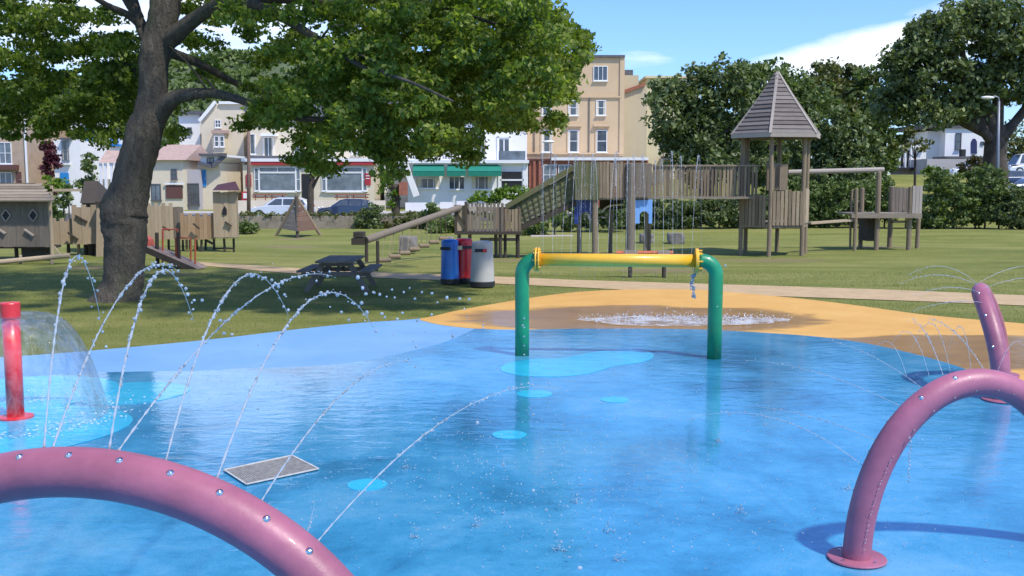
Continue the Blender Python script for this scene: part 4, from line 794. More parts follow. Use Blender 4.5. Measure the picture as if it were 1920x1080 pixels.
# ---------------------------------------------------------------- litter bins
def bin_(name_m, cx_, yb_, ytop, wb, wt, label, face):
    c = G(cx_, yb_); c.y += .2; c.z = 0; Y = c.y; k = Y/F; hh = P(0, ytop, Y).z; rb, rt = wb*k/2, wt*k/2
    t = thing('litter_bin', label, 'litter bin', c, 'litter bins on the lawn')
    m = MB(); m.lathe(c, [(0, .0), (rb*1.0, 0), (rb*1.02, .1), (rb*.995, .12)], 28); m.build('base_ring', M['rubber'], t)
    m = MB(); m.lathe(c, [(rb*.985, .12), (rb*.97, .2), (rt*1.03, hh-.14), (rt*1.0, hh-.10)], 28); m.build('body', M[name_m], t, smooth=True)
    m = MB(); m.lathe(c, [(rt*1.05, hh-.13), (rt*1.06, hh-.05), (rt*.95, hh-.01), (rt*.6, hh+.005), (0, hh+.012)], 28); m.build('lid', M[name_m], t, smooth=True)
    d = V((math.sin(face), -math.cos(face), 0)); q = c+d*(rt*1.02)+V((0, 0, hh-.2)); s_ = V((-d.y, d.x, 0))
    m = MB(); m.add([q-s_*.13+d*.03-V((0, 0, .035)), q+s_*.13+d*.03-V((0, 0, .035)), q+s_*.12+d*.02+V((0, 0, .035)), q-s_*.12+d*.02+V((0, 0, .035)), q-s_*.13-d*.06-V((0, 0, .035)), q+s_*.13-d*.06-V((0, 0, .035)), q+s_*.12-d*.06+V((0, 0, .035)), q-s_*.12-d*.06+V((0, 0, .035))], [(0, 1, 2, 3), (0, 4, 5, 1), (1, 5, 6, 2), (2, 6, 7, 3), (3, 7, 4, 0)])
    m.build('slot', M['dark'], t); return t, c, d, rt, hh, s_
bin_('bin_blue', 843, 533, 449, 36, 31, 'blue litter bin, leftmost of the three', -.5)
t, c, d, rt, hh, s_ = bin_('bin_red', 869, 531, 447, 36, 31, 'red litter bin between the blue and the grey one', .5)
m = MB(); q = c+d*(rt*1.02)*.98+V((0, 0, hh-.2))-s_*.2; m.box((q.x-.06, q.y-.06, q.z-.05), (q.x+.06, q.y+.02, q.z+.04)); m.build('notice_plate', M['wall_cream2'], t)
t, c, d, rt, hh, s_ = bin_('bin_grey', 904, 538, 452, 47, 38, 'grey litter bin, rightmost of the three', -.15)
m = MB(); q = c+d*(rt*1.05)+V((0, 0, hh-.2))+s_*.1; m.box((q.x-.04, q.y-.05, q.z-.03), (q.x+.05, q.y+.05, q.z+.035)); m.build('red_flap', M['bin_red'], t)
# ---------------------------------------------------------------- boulders
def boulder(px, pyb, w, h, label, seed):
    c = G(px, pyb); k = c.y/F; r = random.Random(seed); m = MB(); V0, F0 = ico(3)
    vs = []
    for x, y, z in V0:
        s_ = 1+.16*math.sin(3.1*x+seed)+.12*math.sin(4.3*y+2*seed+z*3)+r.uniform(-.03, .03); q = [max(-.72, min(.72, u_*s_*1.1)) for u_ in (x, y, z)]
        vs.append((c.x+q[0]*w*k*.7, c.y+q[1]*w*k*.6, (q[2]+.6)*h*k*.72))
    m.add(vs, F0); o = m.build('boulder', M['boulder'], smooth=True); tag(o, label, 'boulder', 'boulders on the lawn')
boulder(766, 470, 33, 29, 'big squarish grey boulder behind the hanging log steps', 3); boulder(1212, 457, 24, 20, 'grey boulder under the light blue panel, left of the pair', 5)
boulder(1267, 458, 30, 22, 'grey boulder in the open lawn under the walkway', 8); boulder(843, 452, 14, 9, 'small boulder just above the blue bin', 9)
t = None
m = MB(); g = G(1035, 447); m.tube([g+V((-.9, 0, .05)), g+V((.9, .2, .05))], .09, 8); tag(m.build('log_edging', M['fascia']), 'pale flat log on the lawn left of the navy panel', 'log')
m = MB(); g = G(1005, 441)
# ---------------------------------------------------------------- the big foreground tree
BY = 20.7; tb = V((P(232, 560, BY).x, BY, 0)); bt = thing('broadleaf_tree', 'huge leaning broadleaf tree whose crown overhangs the left half of the lawn', 'tree', tb)
m = MB()
def limb(pts, seg=10, jit=.05, sm=6):
    """pts: (px, py, dY, width px)"""
    q = smooth_line([V((*P(x, y, BY+dy)[:],)) for x, y, dy, w in pts], sm); ws = [w*(BY+dy)/F/2 for x, y, dy, w in pts]; r = []
    for i in range(len(pts)-1):
        for k in range(sm): r.append(ws[i]+(ws[i+1]-ws[i])*k/sm)
    r.append(ws[-1]); m.tube(q, r, seg, True, jit); return q
LB = []
limb([(220, 588, 0, 140), (223, 562, 0, 96), (228, 540, 0, 76), (233, 505, 0, 72), (235, 450, 0, 78), (233, 418, 0, 84), (233, 395, 0, 86), (244, 350, 0, 70), (257, 300, 0, 66), (270, 250, 0, 66), (281, 215, 0, 60), (286, 180, 0, 52), (288, 130, 0, 52), (291, 100, 0, 56), (300, 60, 0, 54), (311, 0, 0, 54), (318, -70, .2, 50), (326, -170, .4, 36), (320, -290, .5, 22), (330, -380, .5, 8)], 22, .05)
LB.append(limb([(292, 222, 0, 38), (318, 190, -.2, 31), (350, 178, -.4, 24), (392, 175, -.6, 19), (440, 184, -.8, 15), (500, 206, -1.2, 12), (560, 222, -1.6, 12), (640, 226, -2, 9), (720, 250, -2.4, 5)]))
LB.append(limb([(288, 92, 0, 30), (270, 60, .2, 24), (258, 30, .3, 20), (246, -10, .4, 20), (230, -80, .6, 15), (190, -170, 1, 9)]))
LB.append(limb([(268, 52, .2, 16), (240, 28, 0, 14), (205, 12, -.4, 11), (160, -15, -.9, 9), (90, -50, -1.5, 6), (20, -60, -2, 4)]))
LB.append(limb([(310, 78, 0, 38), (345, 52, -.3, 30), (385, 22, -.6, 24), (430, 2, -1, 20), (490, 12, -1.5, 18), (545, 42, -2, 17), (600, 76, -2.6, 14), (640, 100, -3, 12), (690, 130, -3.3, 9), (760, 150, -3.6, 6), (850, 190, -3.8, 4)]))
LB.append(limb([(400, 14, -.8, 20), (500, -2, -1, 18), (640, 3, -1.2, 14), (760, 0, -1.4, 10), (880, 30, -1.6, 7), (980, 60, -1.8, 4)]))
LB.append(limb([(312, 96, 0, 22), (350, 110, .5, 17), (390, 128, 1, 14), (430, 150, 1.5, 12), (480, 170, 2, 10), (540, 180, 2.5, 7), (620, 190, 3, 4)]))
LB.append(limb([(314, -20, 0, 30), (400, -80, 1, 24), (520, -110, 2, 18), (680, -90, 3, 12), (820, -40, 3.6, 8), (960, 40, 4, 4)]))
LB.append(limb([(320, -120, .3, 24), (420, -220, 1, 18), (560, -300, 1.5, 10), (700, -330, 2, 5)]))
LB.append(limb([(262, 40, .2, 14), (200, -40, 1.5, 12), (100, -60, 3, 9), (-40, -20, 4, 5)]))
LB.append(limb([(280, 150, .2, 15), (225, 120, 1, 11), (160, 130, 1.8, 8), (90, 150, 2.4, 6), (20, 140, 3, 4)]))
for i in range(26):     # twigs
    q = random.choice(LB); a = q[random.randrange(len(q)//3, len(q))]; d = V((random.gauss(0, .5), random.gauss(0, .5), abs(random.gauss(.1, .3)))); m.tube(smooth_line([a, a+d*.6+V((0, 0, .1)), a+d*1.3], 4), [.026-.0026*k for k in range(9)], 6)
m.build('trunk', M['bark'], bt, smooth=True)
# foliage clumps given by where they hang in the crown: (px, py, dY, radius px, number of clusters)
CL = []
def clump(px, py, ry_, rx_, n, dy0=-3.5, dy1=3.5, cr=.36):
    n = int(n*(.62 if px < 660 else .78))+1
    if px < 480 and py > -60: dy0 = .2
    for _ in range(n):
        a = random.random()*6.283; q = math.sqrt(random.random()); dy = random.uniform(dy0, dy1); p = P(px+rx_*q*math.cos(a), py+ry_*q*math.sin(a), BY+dy); CL.append((p, cr*random.uniform(.55, 1.2)))
for c in [(40, 120, 70, 90, 52), (150, 60, 70, 110, 62), (60, 20, 50, 110, 46), (215, 130, 65, 60, 36), (120, 175, 35, 100, 32), (240, 190, 32, 30, 12), (35, 205, 32, 60, 20), (215, 225, 26, 36, 14), (150, 240, 24, 34, 10), (60, 245, 20, 46, 10), (110, 215, 24, 50, 12), (200, 255, 14, 22, 5),
          (5, 235, 30, 25, 7), (355, 60, 24, 36, 9), (430, 55, 34, 60, 15), (520, 15, 30, 100, 34), (400, 10, 16, 60, 16), (560, 85, 28, 70, 18), (470, 110, 18, 40, 5),
          (520, 165, 18, 70, 16), (600, 175, 45, 80, 52), (520, 215, 24, 60, 28), (660, 120, 50, 60, 44), (640, 235, 40, 80, 50), (590, 275, 22, 36, 16), (600, 315, 15, 20, 5), (470, 225, 14, 26, 7),
          (680, 50, 60, 80, 60), (790, 70, 80, 100, 105), (900, 60, 80, 90, 90), (760, 180, 70, 90, 92), (870, 180, 65, 90, 88), (980, 60, 75, 70, 62), (970, 155, 60, 80, 62), (1040, 50, 50, 40, 24), (1035, 130, 40, 50, 26), (1048, 175, 20, 30, 6), (970, 220, 22, 40, 9),
          (720, 265, 34, 50, 32), (800, 265, 28, 40, 22), (860, 262, 24, 36, 14), (730, 312, 18, 16, 4), (880, 292, 13, 14, 4), (1028, 228, 13, 20, 4), (925, 232, 18, 30, 7), (1080, 85, 26, 22, 6), (395, 135, 16, 34, 5), (333, 222, 30, 9, 3), (325, 262, 20, 12, 3), (560, 300, 12, 16, 2)]:
    clump(*c)
for c in [(205, 165, 50, 40, 14), (225, 205, 24, 26, 8), (190, 100, 50, 50, 16)]: clump(*c, .3, 3.5)
for c in [(100, -90, 70, 260, 100), (420, -110, 80, 200, 90), (720, -110, 90, 200, 110), (940, -60, 50, 110, 40), (200, -230, 70, 220, 70), (550, -260, 80, 230, 90), (400, -370, 50, 180, 40), (-140, 40, 110, 120, 60), (-160, 160, 60, 90, 24)]: clump(*c, -5, 5.5, .5)
leaves('crown', M['leaf_big'], bt, [c for c, r in CL], [r for c, r in CL], 125, .105, flat=.5, droop=.5)
# ---------------------------------------------------------------- trees, hedges and shrubs beyond the lawn
def tree(label, Y, blobs, trunk, mat, per, cr, n, size, group='trees beyond the lawn', gz0=0, name='tree'):
    x0 = P(trunk[0][0], 400, Y).x; t = thing(name, label, 'tree', V((x0, Y, gz0)), group)
    m = MB(); q = [P(x, y, Y) for x, y, w in trunk]; q[0].z = gz0-.2; m.tube(smooth_line(q, 4), [trunk[min(len(trunk)-1, i//4)][2]/F*Y/2 for i in range((len(trunk)-1)*4+1)], 10, True, .06)
    for b in blobs[:5]:
        c = P(b[0], b[1], Y); a = q[-1]; m.tube(smooth_line([a-V((0, 0, .6)), a.lerp(c, .5)+V((0, 0, -.3)), c], 4), [trunk[-1][2]/F*Y/2*(.8-.07*k) for k in range(9)], 7)
    m.build('trunk', M['bark_dark'], t, smooth=True); B = []
    for x, y, rx, ry in blobs:
        k = Y/F; B.append((P(x, y, Y+random.uniform(-.5, .5)*rx*k), rx*k, rx*k*.85, ry*k))
    C, R = blob_clusters(B, per, cr); leaves('crown', mat, t, C, R, int(n*1.15), size*.88); return t
def shrub(label, Y, blobs, mat, n=40, size=.16, per=9, cr=.28, group='shrubs along the park edge', cat='shrub', name='shrub', gz0=0):
    x0 = P(sum(b[0] for b in blobs)/len(blobs), 400, Y).x; t = thing(name, label, cat, V((x0, Y, gz0)), group)
    B = []
    for x, y, rx, ry in blobs: k = Y/F; B.append((P(x, y, Y+random.uniform(0, .6)*rx*k), rx*k, max(.4, min(rx, ry*1.3)*k), ry*k))
    m = MB(); 
    for c, rx, ry, rz in B: m.tube([V((c.x, c.y, gz0-.1)), c], [.05, .02], 6)
    m.build('stem', M['bark'], t); C, R = blob_clusters(B, per, cr); C[:, 2] = np.maximum(C[:, 2], gz0+.15); k_ = len(C)//3; C = np.concatenate([C, C[:k_]*np.array([1, 1, .35])+np.array([0, 0, gz0*.65])]); R = np.concatenate([R, R[:k_]]); leaves('foliage', mat, t, C, R, n, size); return t
tree('round dark evergreen tree left of the roofed play tower', 58, [(1262, 205, 46, 62), (1320, 175, 60, 55), (1300, 260, 70, 50), (1370, 240, 60, 70), (1270, 265, 40, 32), (1360, 160, 50, 45), (1240, 170, 26, 36), (1320, 310, 60, 34), (1390, 310, 50, 36)], [(1320, 400, 26), (1320, 330, 22), (1315, 260, 16)], M['leaf_oak'], 4.2, .62, 36, .34)
tree('broad green tree right behind the play tower roof', 62, [(1430, 170, 60, 55), (1480, 190, 60, 60), (1400, 150, 45, 38), (1450, 260, 60, 60), (1520, 200, 45, 50), (1450, 325, 70, 40)], [(1450, 400, 24), (1450, 320, 20), (1450, 240, 14)], M['leaf_mid'], 3.8, .62, 34, .34)
tree('bushy dark tree right of the play tower posts', 57, [(1570, 250, 62, 50), (1600, 275, 50, 42), (1540, 290, 50, 36), (1620, 300, 36, 28), (1505, 280, 36, 40), (1580, 325, 70, 30), (1520, 330, 40, 24)], [(1580, 400, 20), (1580, 340, 18), (1578, 290, 14)], M['leaf_oak'], 5, .55, 36, .32)
tree('olive green tree with an uneven top between the tower roof and the large right-hand tree', 72, [(1560, 150, 48, 36), (1530, 170, 40, 34), (1590, 180, 50, 40), (1610, 150, 30, 24), (1570, 210, 60, 40)], [(1570, 400, 18), (1570, 300, 16), (1570, 220, 12)], M['leaf_olive'], 3.6, .6, 34, .36)
tree('mid green tree half hidden by the large right-hand tree', 70, [(1640, 165, 45, 45), (1660, 220, 50, 50), (1620, 215, 40, 40), (1650, 270, 40, 26), (1655, 300, 36, 30)], [(1655, 400, 16), (1655, 300, 14), (1655, 240, 12)], M['leaf_mid'], 3.8, .6, 34, .36)
tree('largest tree on the right, a wide dark evergreen with a forked trunk', 60, [(1800, 90, 90, 80), (1720, 130, 60, 55), (1880, 60, 70, 66), (1760, 60, 55, 50), (1700, 180, 56, 44), (1790, 175, 60, 50), (1900, 150, 70, 60), (1850, 25, 60, 34), (1670, 200, 30, 32), (1740, 210, 50, 30), (1940, 90, 60, 80), (1690, 110, 30, 34), (1822, 205, 40, 26)],
     [(1866, 340, 48), (1866, 300, 40), (1867, 262, 38), (1868, 235, 34)], M['leaf_oak'], 3.9, .66, 40, .34, gz0=.5)
m = MB(); k = 60/F; rt_ = [o for o in S.objects if o.get('label', '').startswith('largest tree on the right')][0]
for pts in ([(1858, 262, 20), (1838, 235, 12), (1815, 200, 10)], [(1876, 262, 22), (1900, 232, 17), (1930, 195, 16)], [(1862, 250, 20), (1852, 200, 14), (1850, 160, 8)]):
    m.tube(smooth_line([P(x, y, 59.8) for x, y, w in pts], 4), [pts[min(2, i//4)][2]*k/2 for i in range(9)], 9, True, .05)
m.build('limb', M['bark_dark'], rt_, smooth=True)
tree('thin young tree in front of the white houses on the right', 66, [(1708, 262, 24, 13), (1730, 272, 22, 11), (1690, 276, 20, 11), (1715, 248, 14, 9)], [(1716, 345, 4.5), (1716, 310, 4), (1716, 280, 3)], M['leaf_olive'], 4, .3, 22, .26, gz0=1.2)
tree('slim street tree between the two cafe windows', 61, [(592, 308, 16, 13), (582, 322, 13, 9), (604, 318, 14, 10)], [(583, 405, 13), (582, 365, 12), (584, 335, 10)], M['leaf_bright'], 6, .3, 26, .2)
tree('ivy-clad street tree left of the green awnings', 60.5, [(727, 345, 17, 30), (735, 370, 18, 18), (722, 328, 12, 12)], [(742, 405, 16), (742, 370, 15), (741, 345, 13)], M['leaf_bright'], 7, .28, 30, .19)
tree('tree with light leaves behind the right end of the frame', 80, [(1905, 255, 30, 30), (1925, 285, 26, 26), (1900, 290, 18, 18)], [(1910, 340, 8), (1910, 300, 7), (1910, 270, 6)], M['leaf_olive'], 4, .5, 30, .3, gz0=2.4)
# hedge behind the walkway
hx = lambda a, b, n: [a+(b-a)*i/(n-1) for i in range(n)]
shrub('long dark hedge under the walkway, behind the lawn', 52.5, [(x, 398+random.uniform(-3, 3), 30, 30) for x in hx(1180, 1450, 9)], M['leaf_oak'], 40, .17, 16, .3, cat='hedge', name='hedge')
shrub('green hedge between the play tower and the small low platform', 53, [(x, 380+random.uniform(-5, 5), 30, 46) for x in hx(1480, 1660, 7)], M['leaf_mid'], 40, .18, 14, .32, cat='hedge', name='hedge')
shrub('wide light green shrub right of the low platform', 51.5, [(1745, 382, 30, 38), (1790, 372, 36, 46), (1760, 345, 26, 20), (1700, 375, 26, 34)], M['leaf_mid'], 42, .18, 14, .32)
shrub('tall shrub below the lamp post', 52, [(1850, 350, 40, 40), (1830, 385, 36, 36), (1875, 378, 30, 40)], M['leaf_mid'], 42, .18, 14, .32)
shrub('dark shrub at the right frame edge', 50.5, [(1915, 385, 36, 34), (1895, 400, 28, 20), (1950, 370, 36, 44)], M['leaf_oak'], 42, .18, 14, .32)
shrub('brownish round bush at the foot of the big right-hand tree', 64, [(1825, 318, 30, 16), (1840, 305, 24, 12)], leafmat('brown green leaves', (.05, .045, .02), (.12, .11, .05), .6, .15), 36, .2, 12, .35, gz0=1.2)
shrub('small yellow-green bush in front of the white garden wall', 66, [(1745, 322, 14, 10), (1768, 326, 12, 8)], M['leaf_bright'], 30, .2, 12, .3, gz0=1.4)
for a in [('dark leafy shrub on the stone wall in front of the dark blue car', 50.6, [(692, 410, 26, 22), (680, 425, 20, 12), (706, 395, 14, 12)], 'leaf_oak'), ('low dull green shrub along the wall between the street tree and the log beam', 51, [(775, 412, 34, 14), (745, 420, 26, 10), (815, 416, 26, 12)], 'leaf_olive'),
          ('small bright shrub below the white wall', 50, [(812, 392, 14, 10), (800, 402, 12, 8)], 'leaf_mid'), ('flat bright green hedge top left of the net ramp', 56, [(925, 366, 34, 13), (965, 362, 36, 15), (895, 372, 18, 9)], 'leaf_bright'), ('loose green shrub behind the hanging steps', 47, [(845, 425, 30, 16), (815, 432, 20, 9)], 'leaf_mid'),
          ('green shrub under the net ramp', 44, [(992, 440, 16, 14), (1015, 425, 20, 16), (1040, 410, 20, 14)], 'leaf_mid'), ('dark shrub behind the navy panel', 50, [(1060, 400, 26, 22), (1150, 398, 40, 26), (1100, 405, 30, 22)], 'leaf_oak'),
          ('green shrub right of the castle fort', 48, [(458, 428, 14, 13), (472, 424, 12, 10)], 'leaf_mid'), ('yellow-green shrub above the hut roof', 50, [(96, 346, 20, 14), (118, 350, 14, 12)], 'leaf_bright'), ('dark green climber behind the low battlement', 49, [(106, 385, 14, 22), (118, 372, 16, 18), (128, 362, 12, 14)], 'leaf_mid'),
          ('leafy bush between white house and turret', 54, [(165, 320, 14, 30), (158, 350, 16, 18), (172, 300, 12, 16)], 'leaf_mid')]:
    shrub(a[0], a[1], a[2], M[a[3]], 34, .17, 13, .27)
shrub('dark red-leaved bush beside the white house with the blue door', 80, [(92, 288, 14, 20), (94, 310, 13, 20)], M['leaf_red'], 40, .28, 8, .4)
# ---------------------------------------------------------------- garden walls
def simple(name, label, cat, Y, rects, d, mat, group=None):
    m = MB()
    for r in rects: m.pbox(Y, *r, d)
    return tag(m.build(name, M[mat]), label, cat, group)
tw_ = simple('stone_wall', 'low rubble stone wall along the far edge of the lawn', 'wall', 51.2, [(440, 405, 900, 433)], .4, 'stone')
m = MB(); C = []
B = [(P(x, 404, 51.4), .9, .25, .16) for x in range(455, 900, 22)]; C, R = blob_clusters(B, 16, .16); o = leaves('wall_plants', M['leaf_olive'], None, C, R, 18, .12, base=P(680, 404, 51.4)); tag(o, kind='stuff', label='creeping plants along the top of the stone wall')
simple('garden_wall', 'cream rendered wall behind the parked cars', 'garden wall', 76.5, [(446, 376, 722, 402)], .3, 'wall_cream', 'garden walls in front of the houses')
simple('garden_wall', 'white rendered wall below the green awnings', 'garden wall', 76.5, [(760, 380, 802, 396), (825, 379, 848, 391), (856, 377, 874, 388)], .3, 'wall_white', 'garden walls in front of the houses')
simple('garden_wall', 'brick wall behind the flower bed right of the street tree', 'garden wall', 77.5, [(762, 388, 990, 402)], .3, 'stone', 'garden walls in front of the houses')
simple('pillar_box', 'dull red box standing on a brown post beside the ivy-clad tree', 'red box', 60, [(748, 341, 763, 366)], .5, 'brick'); 
# ---------------------------------------------------------------- buildings
def bld(name, label, X, Y, group='buildings along the street'): return thing(name, label, 'building', V((P(X, 400, Y).x, Y, 0)), group)
def wall(t, Y, x0, y0, x1, y1, mat, d=8, base0=True):
    m = MB(); a, b = P(x0, y0, Y), P(x1, y1, Y); a.x = P(x0, (y0+y1)/2, Y).x; b.x = P(x1, (y0+y1)/2, Y).x; m.box((a.x, Y, min(0, b.z) if base0 else b.z), (b.x, Y+d, a.z)); return m.build('wall', M[mat], t)
def win(t, Y, x0, y0, x1, y1, cols=1, rows=2, fr='white', gl='glass', fw=1.3, sill=True, deep=.0):
    m = MB(); d = .09
    for r in ((x0-fw, y0-fw, x0, y1+fw), (x1, y0-fw, x1+fw, y1+fw), (x0, y0-fw, x1, y0), (x0, y1, x1, y1+fw)): m.pbox(Y-d, *r, d-.004)
    for c in range(1, cols): x = x0+(x1-x0)*c/cols; m.pbox(Y-d+.01, x-fw*.4, y0, x+fw*.4, y1, d-.02)
    for r in range(1, rows): y = y0+(y1-y0)*r/rows; m.pbox(Y-d+.015, x0, y-fw*.4, x1, y+fw*.4, d-.025)
    w = m.build('window', M[fr], t)
    m = MB(); m.pbox(Y-.035, x0, y0, x1, y1, .03); m.build('pane', M[gl], w)
    if (x1-x0) > 9 and gl == 'glass' and random.random() < .75:
        m = MB(); k = (x1-x0)*random.uniform(.12, .24); m.pbox(Y-.04, x0, y0, x0+k, y1, .004); m.build('curtain', M['wall_cream'], w); m = MB(); m.pbox(Y-.04, x1-k, y0, x1, y1, .004); m.build('curtain', M['wall_cream'], w)
    if sill: m = MB(); m.pbox(Y-.2, x0-fw*1.8, y1+fw, x1+fw*1.8, y1+fw*2.2, .19); m.build('sill', M['white'] if fr == 'white' else M[fr], w)
    return w
def part(t, name, Y, rects, mat, d=.1):
    m = MB()
    for r in rects: m.pbox(Y, *r, d)
    return m.build(name, M[mat], t)
def door(t, Y, x0, y0, x1, y1, mat): 
    d_ = part(t, 'door', Y-.06, [(x0, y0, x1, y1)], mat, .055); m = MB(); p = P(x1-(x1-x0)*.15, (y0+y1)/2, Y-.1); m.ball(p, .06, lo=True); m.build('handle', M['chrome'], d_); return d_
# beige four-storey house
Y = 98; t = bld('beige_house', 'tall flat-topped beige building with a dark parapet in the middle of the row', 1078, Y)
wall(t, Y, 985, 107, 1170, 400, 'wall_beige', 12); part(t, 'parapet', Y-.25, [(983, 103, 1172, 107)], 'slate', 12.4); part(t, 'string_course', Y-.15, [(985, 180, 1166, 183), (985, 286, 1170, 289)], 'wall_beige', .14)
part(t, 'pilaster', Y-.12, [(1162, 107, 1170, 292)], 'wall_beige', .11)
win(t, Y, 1114, 125, 1138, 150, 3, 1); win(t, Y, 1000, 125, 1024, 150, 3, 1)
for x in (1017, 1067, 1119): win(t, Y, x, 189, x+16, 215)
for x in (1017, 1067, 1120):
    win(t, Y, x, 245, x+17, 284); part(t, 'hood_moulding', Y-.3, [(x-7, 233, x+24, 237)], 'wall_beige', .29)
    part(t, 'surround', Y-.07, [(x-4, 237, x-1.5, 287), (x+18.5, 237, x+21, 287)], 'wall_beige', .06)
part(t, 'downpipe', Y-.12, [(1001, 108, 1002.6, 290), (1104, 183, 1105.4, 290)], 'slate', .1)
m = MB(); p = P(1080, 104, Y+4); m.box((p.x-6, Y+4, p.z), (p.x-4.6, Y+5.2, p.z+.9)); m.build('chimney', M['wall_beige2'], t)
t = bld('brick_extension', 'single-storey brown brick shopfront under the beige building', 1100, 90)
wall(t, 90, 992, 301, 1215, 400, 'brick', 7.8); part(t, 'fascia', 89.6, [(1033, 295, 1216, 300.5)], 'white', 8); part(t, 'flat_roof', 89.8, [(990, 297, 1032, 301)], 'trim_brown', 7.9)
part(t, 'pier', 89.8, [(1000, 302, 1004, 400), (1010, 302, 1014, 400)], 'brick', .19)
for x in (1020, 1048, 1076, 1104, 1132): win(t, 90, x, 310, x+22, 346, 2, 2, gl='glass_pale')
Y = 101; t = bld('beige_wing', 'lower beige-yellow wing with a sloping parapet right of the beige building', 1190, Y)
m = MB(); pts = [(1165, 400), (1212, 400), (1212, 156), (1200, 160), (1196, 141), (1165, 141)]; m.pbox(Y, 1165, 141, 1196, 400, 9); m.pbox(Y+.02, 1196, 160, 1212, 400, 8.9); m.build('wall', M['wall_beige2'], t)
m = MB(); m.bar(P(1170, 172, Y-.15), P(1209, 158, Y-.15), .3, .28, up=(0, 1, 0)); m.build('coping', M['brick'], t); part(t, 'chimney', Y+2, [(1171, 131, 1187, 142)], 'slate', 1)
Y = 104; t = bld('pale_yellow_house', 'pale yellow building half hidden by the round evergreen tree', 1250, Y)
wall(t, Y, 1212, 145, 1310, 400, 'wall_cream2', 9); part(t, 'cornice', Y-.3, [(1210, 142, 1312, 146)], 'wall_cream2', 9.4); win(t, Y, 1228, 180, 1242, 206); win(t, Y, 1270, 180, 1284, 206)
part(t, 'porch_roof', Y-2.4, [(1245, 292, 1275, 300)], 'slate', 2.3)
# white building with green awnings
Y = 96; t = bld('awning_house', 'white building with green awnings over its ground-floor windows', 860, Y)
wall(t, Y, 720, 222, 988, 400, 'wall_white', 9); m = MB(); a, b_ = P(716, 222, Y-.4), P(990, 222, Y-.4); rz = P(0, 182, Y).z
m.add([a, b_, V((b_.x, Y+4.4, rz)), V((a.x, Y+4.4, rz)), V((b_.x, Y+9, a.z)), V((a.x, Y+9, a.z))], [(0, 1, 2, 3), (3, 2, 4, 5), (0, 3, 5), (1, 4, 2)]); m.build('roof', M['slate'], t)
for x in (738, 775, 835, 893): win(t, Y, x, 255, x+18, 290, 2, 1)
for x in (750, 820, 890): win(t, Y, x, 228, x+14, 244)
door(t, Y, 936, 262, 954, 304, 'glass'); part(t, 'door_frame', Y-.1, [(932, 256, 936, 304), (954, 256, 958, 304), (932, 254, 958, 258), (944, 262, 946, 304)], 'white', .09)
Y2 = 89; m = MB(); m.pbox(Y2, 765, 306, 990, 400, 6.9); m.build('ground_floor', M['wall_white'], t)
part(t, 'fascia', Y2-.4, [(735, 300, 992, 306)], 'white', 7.3)
for x0, x1 in ((774, 833), (838, 873), (878, 940)):
    m = MB(); a, b_, c_, d_ = P(x0+1, 309, Y2-.02), P(x1-1, 309, Y2-.02), P(x1, 321, Y2-1.1), P(x0, 321, Y2-1.1); m.prism([a, b_, c_, d_], (0, 0, -.03)); m.prism([d_, c_, c_+V((0, 0, -.42)), d_+V((0, 0, -.42))], (0, .03, 0)); m.build('awning', M['awning'], t)
win(t, Y2, 780, 335, 824, 352, 4, 1); win(t, Y2, 843, 332, 870, 354, 3, 1); win(t, Y2, 884, 332, 922, 354, 3, 1)
part(t, 'open_porch', Y2-.05, [(941, 322, 978, 352)], 'dark', .045); part(t, 'porch_rail', Y2-.12, [(938, 336, 982, 339), (980, 306, 986, 380), (934, 306, 940, 370)], 'white', .06)
part(t, 'terrace_rail', Y2-.1, [(745, 284, 880, 286), (745, 298, 880, 300)], 'white', .05); part(t, 'glass_rail', Y2-.08, [(935, 283, 985, 300)], 'glass_pale', .03)
m = MB()
for x in range(760, 880, 5): m.pbox(Y2-.07, x, 286, x+1.4, 298, .04)
m.build('balusters', M['trim_brown'], t)
m = MB(); m.bar(P(760, 308, Y2-1), P(781, 368, Y2-1), .5, .5); m.build('stair_wall', M['wall_white'], t)
# red-trimmed cafe
Y = 94; t = bld('red_trim_cafe', 'white cafe with a red fascia and two wide glazed windows behind the parked cars', 580, Y)
wall(t, Y, 466, 222, 704, 400, 'wall_cream', 9); m = MB(); a, b_ = P(462, 222, Y-.4), P(706, 222, Y-.4); rz = P(0, 190, Y).z
m.add([a, b_, V((b_.x, Y+4.4, rz)), V((a.x, Y+4.4, rz)), V((b_.x, Y+9, a.z)), V((a.x, Y+9, a.z))], [(0, 1, 2, 3), (3, 2, 4, 5), (0, 3, 5), (1, 4, 2)]); m.build('roof', M['slate'], t)
win(t, Y, 468, 252, 478, 288, 1, 1); win(t, Y, 494, 258, 512, 292, 2, 1); win(t, Y, 552, 258, 570, 288, 2, 1); win(t, Y, 610, 256, 628, 288, 2, 1); win(t, Y, 660, 256, 678, 288, 2, 1)
part(t, 'bay_roof', Y-.8, [(488, 250, 518, 255)], 'white', .79); part(t, 'balcony', Y-3.2, [(466, 292, 600, 297)], 'slate', .1)
Y2 = 90; m = MB(); m.pbox(Y2, 456, 309, 702, 400, 3.9); m.build('ground_floor', M['wall_cream'], t)
part(t, 'fascia', Y2-.35, [(452, 297, 704, 303)], 'white', 4.2); part(t, 'red_band', Y2-.3, [(470, 303.4, 704, 309)], 'trim_red', .29)
for x0, x1 in ((487, 553), (613, 678)):
    w_ = win(t, Y2, x0, 325, x1, 357, 1, 1, gl='glass_pale', fw=1.8); part(w_, 'transom', Y2-.1, [(x0, 322, x1, 325)], 'white', .09) if False else None
    win(t, Y2, x0, 314, x1, 322, 2, 1, gl='glass_pale', fw=1.4, sill=False)
    for a_, b_ in ((x0-9, x0-3), (x1+3, x1+9)): win(t, Y2, a_, 316, b_, 357, 1, 2, gl='glass_pale', fw=1.2)
door(t, Y2, 566, 326, 588, 384, 'dark')
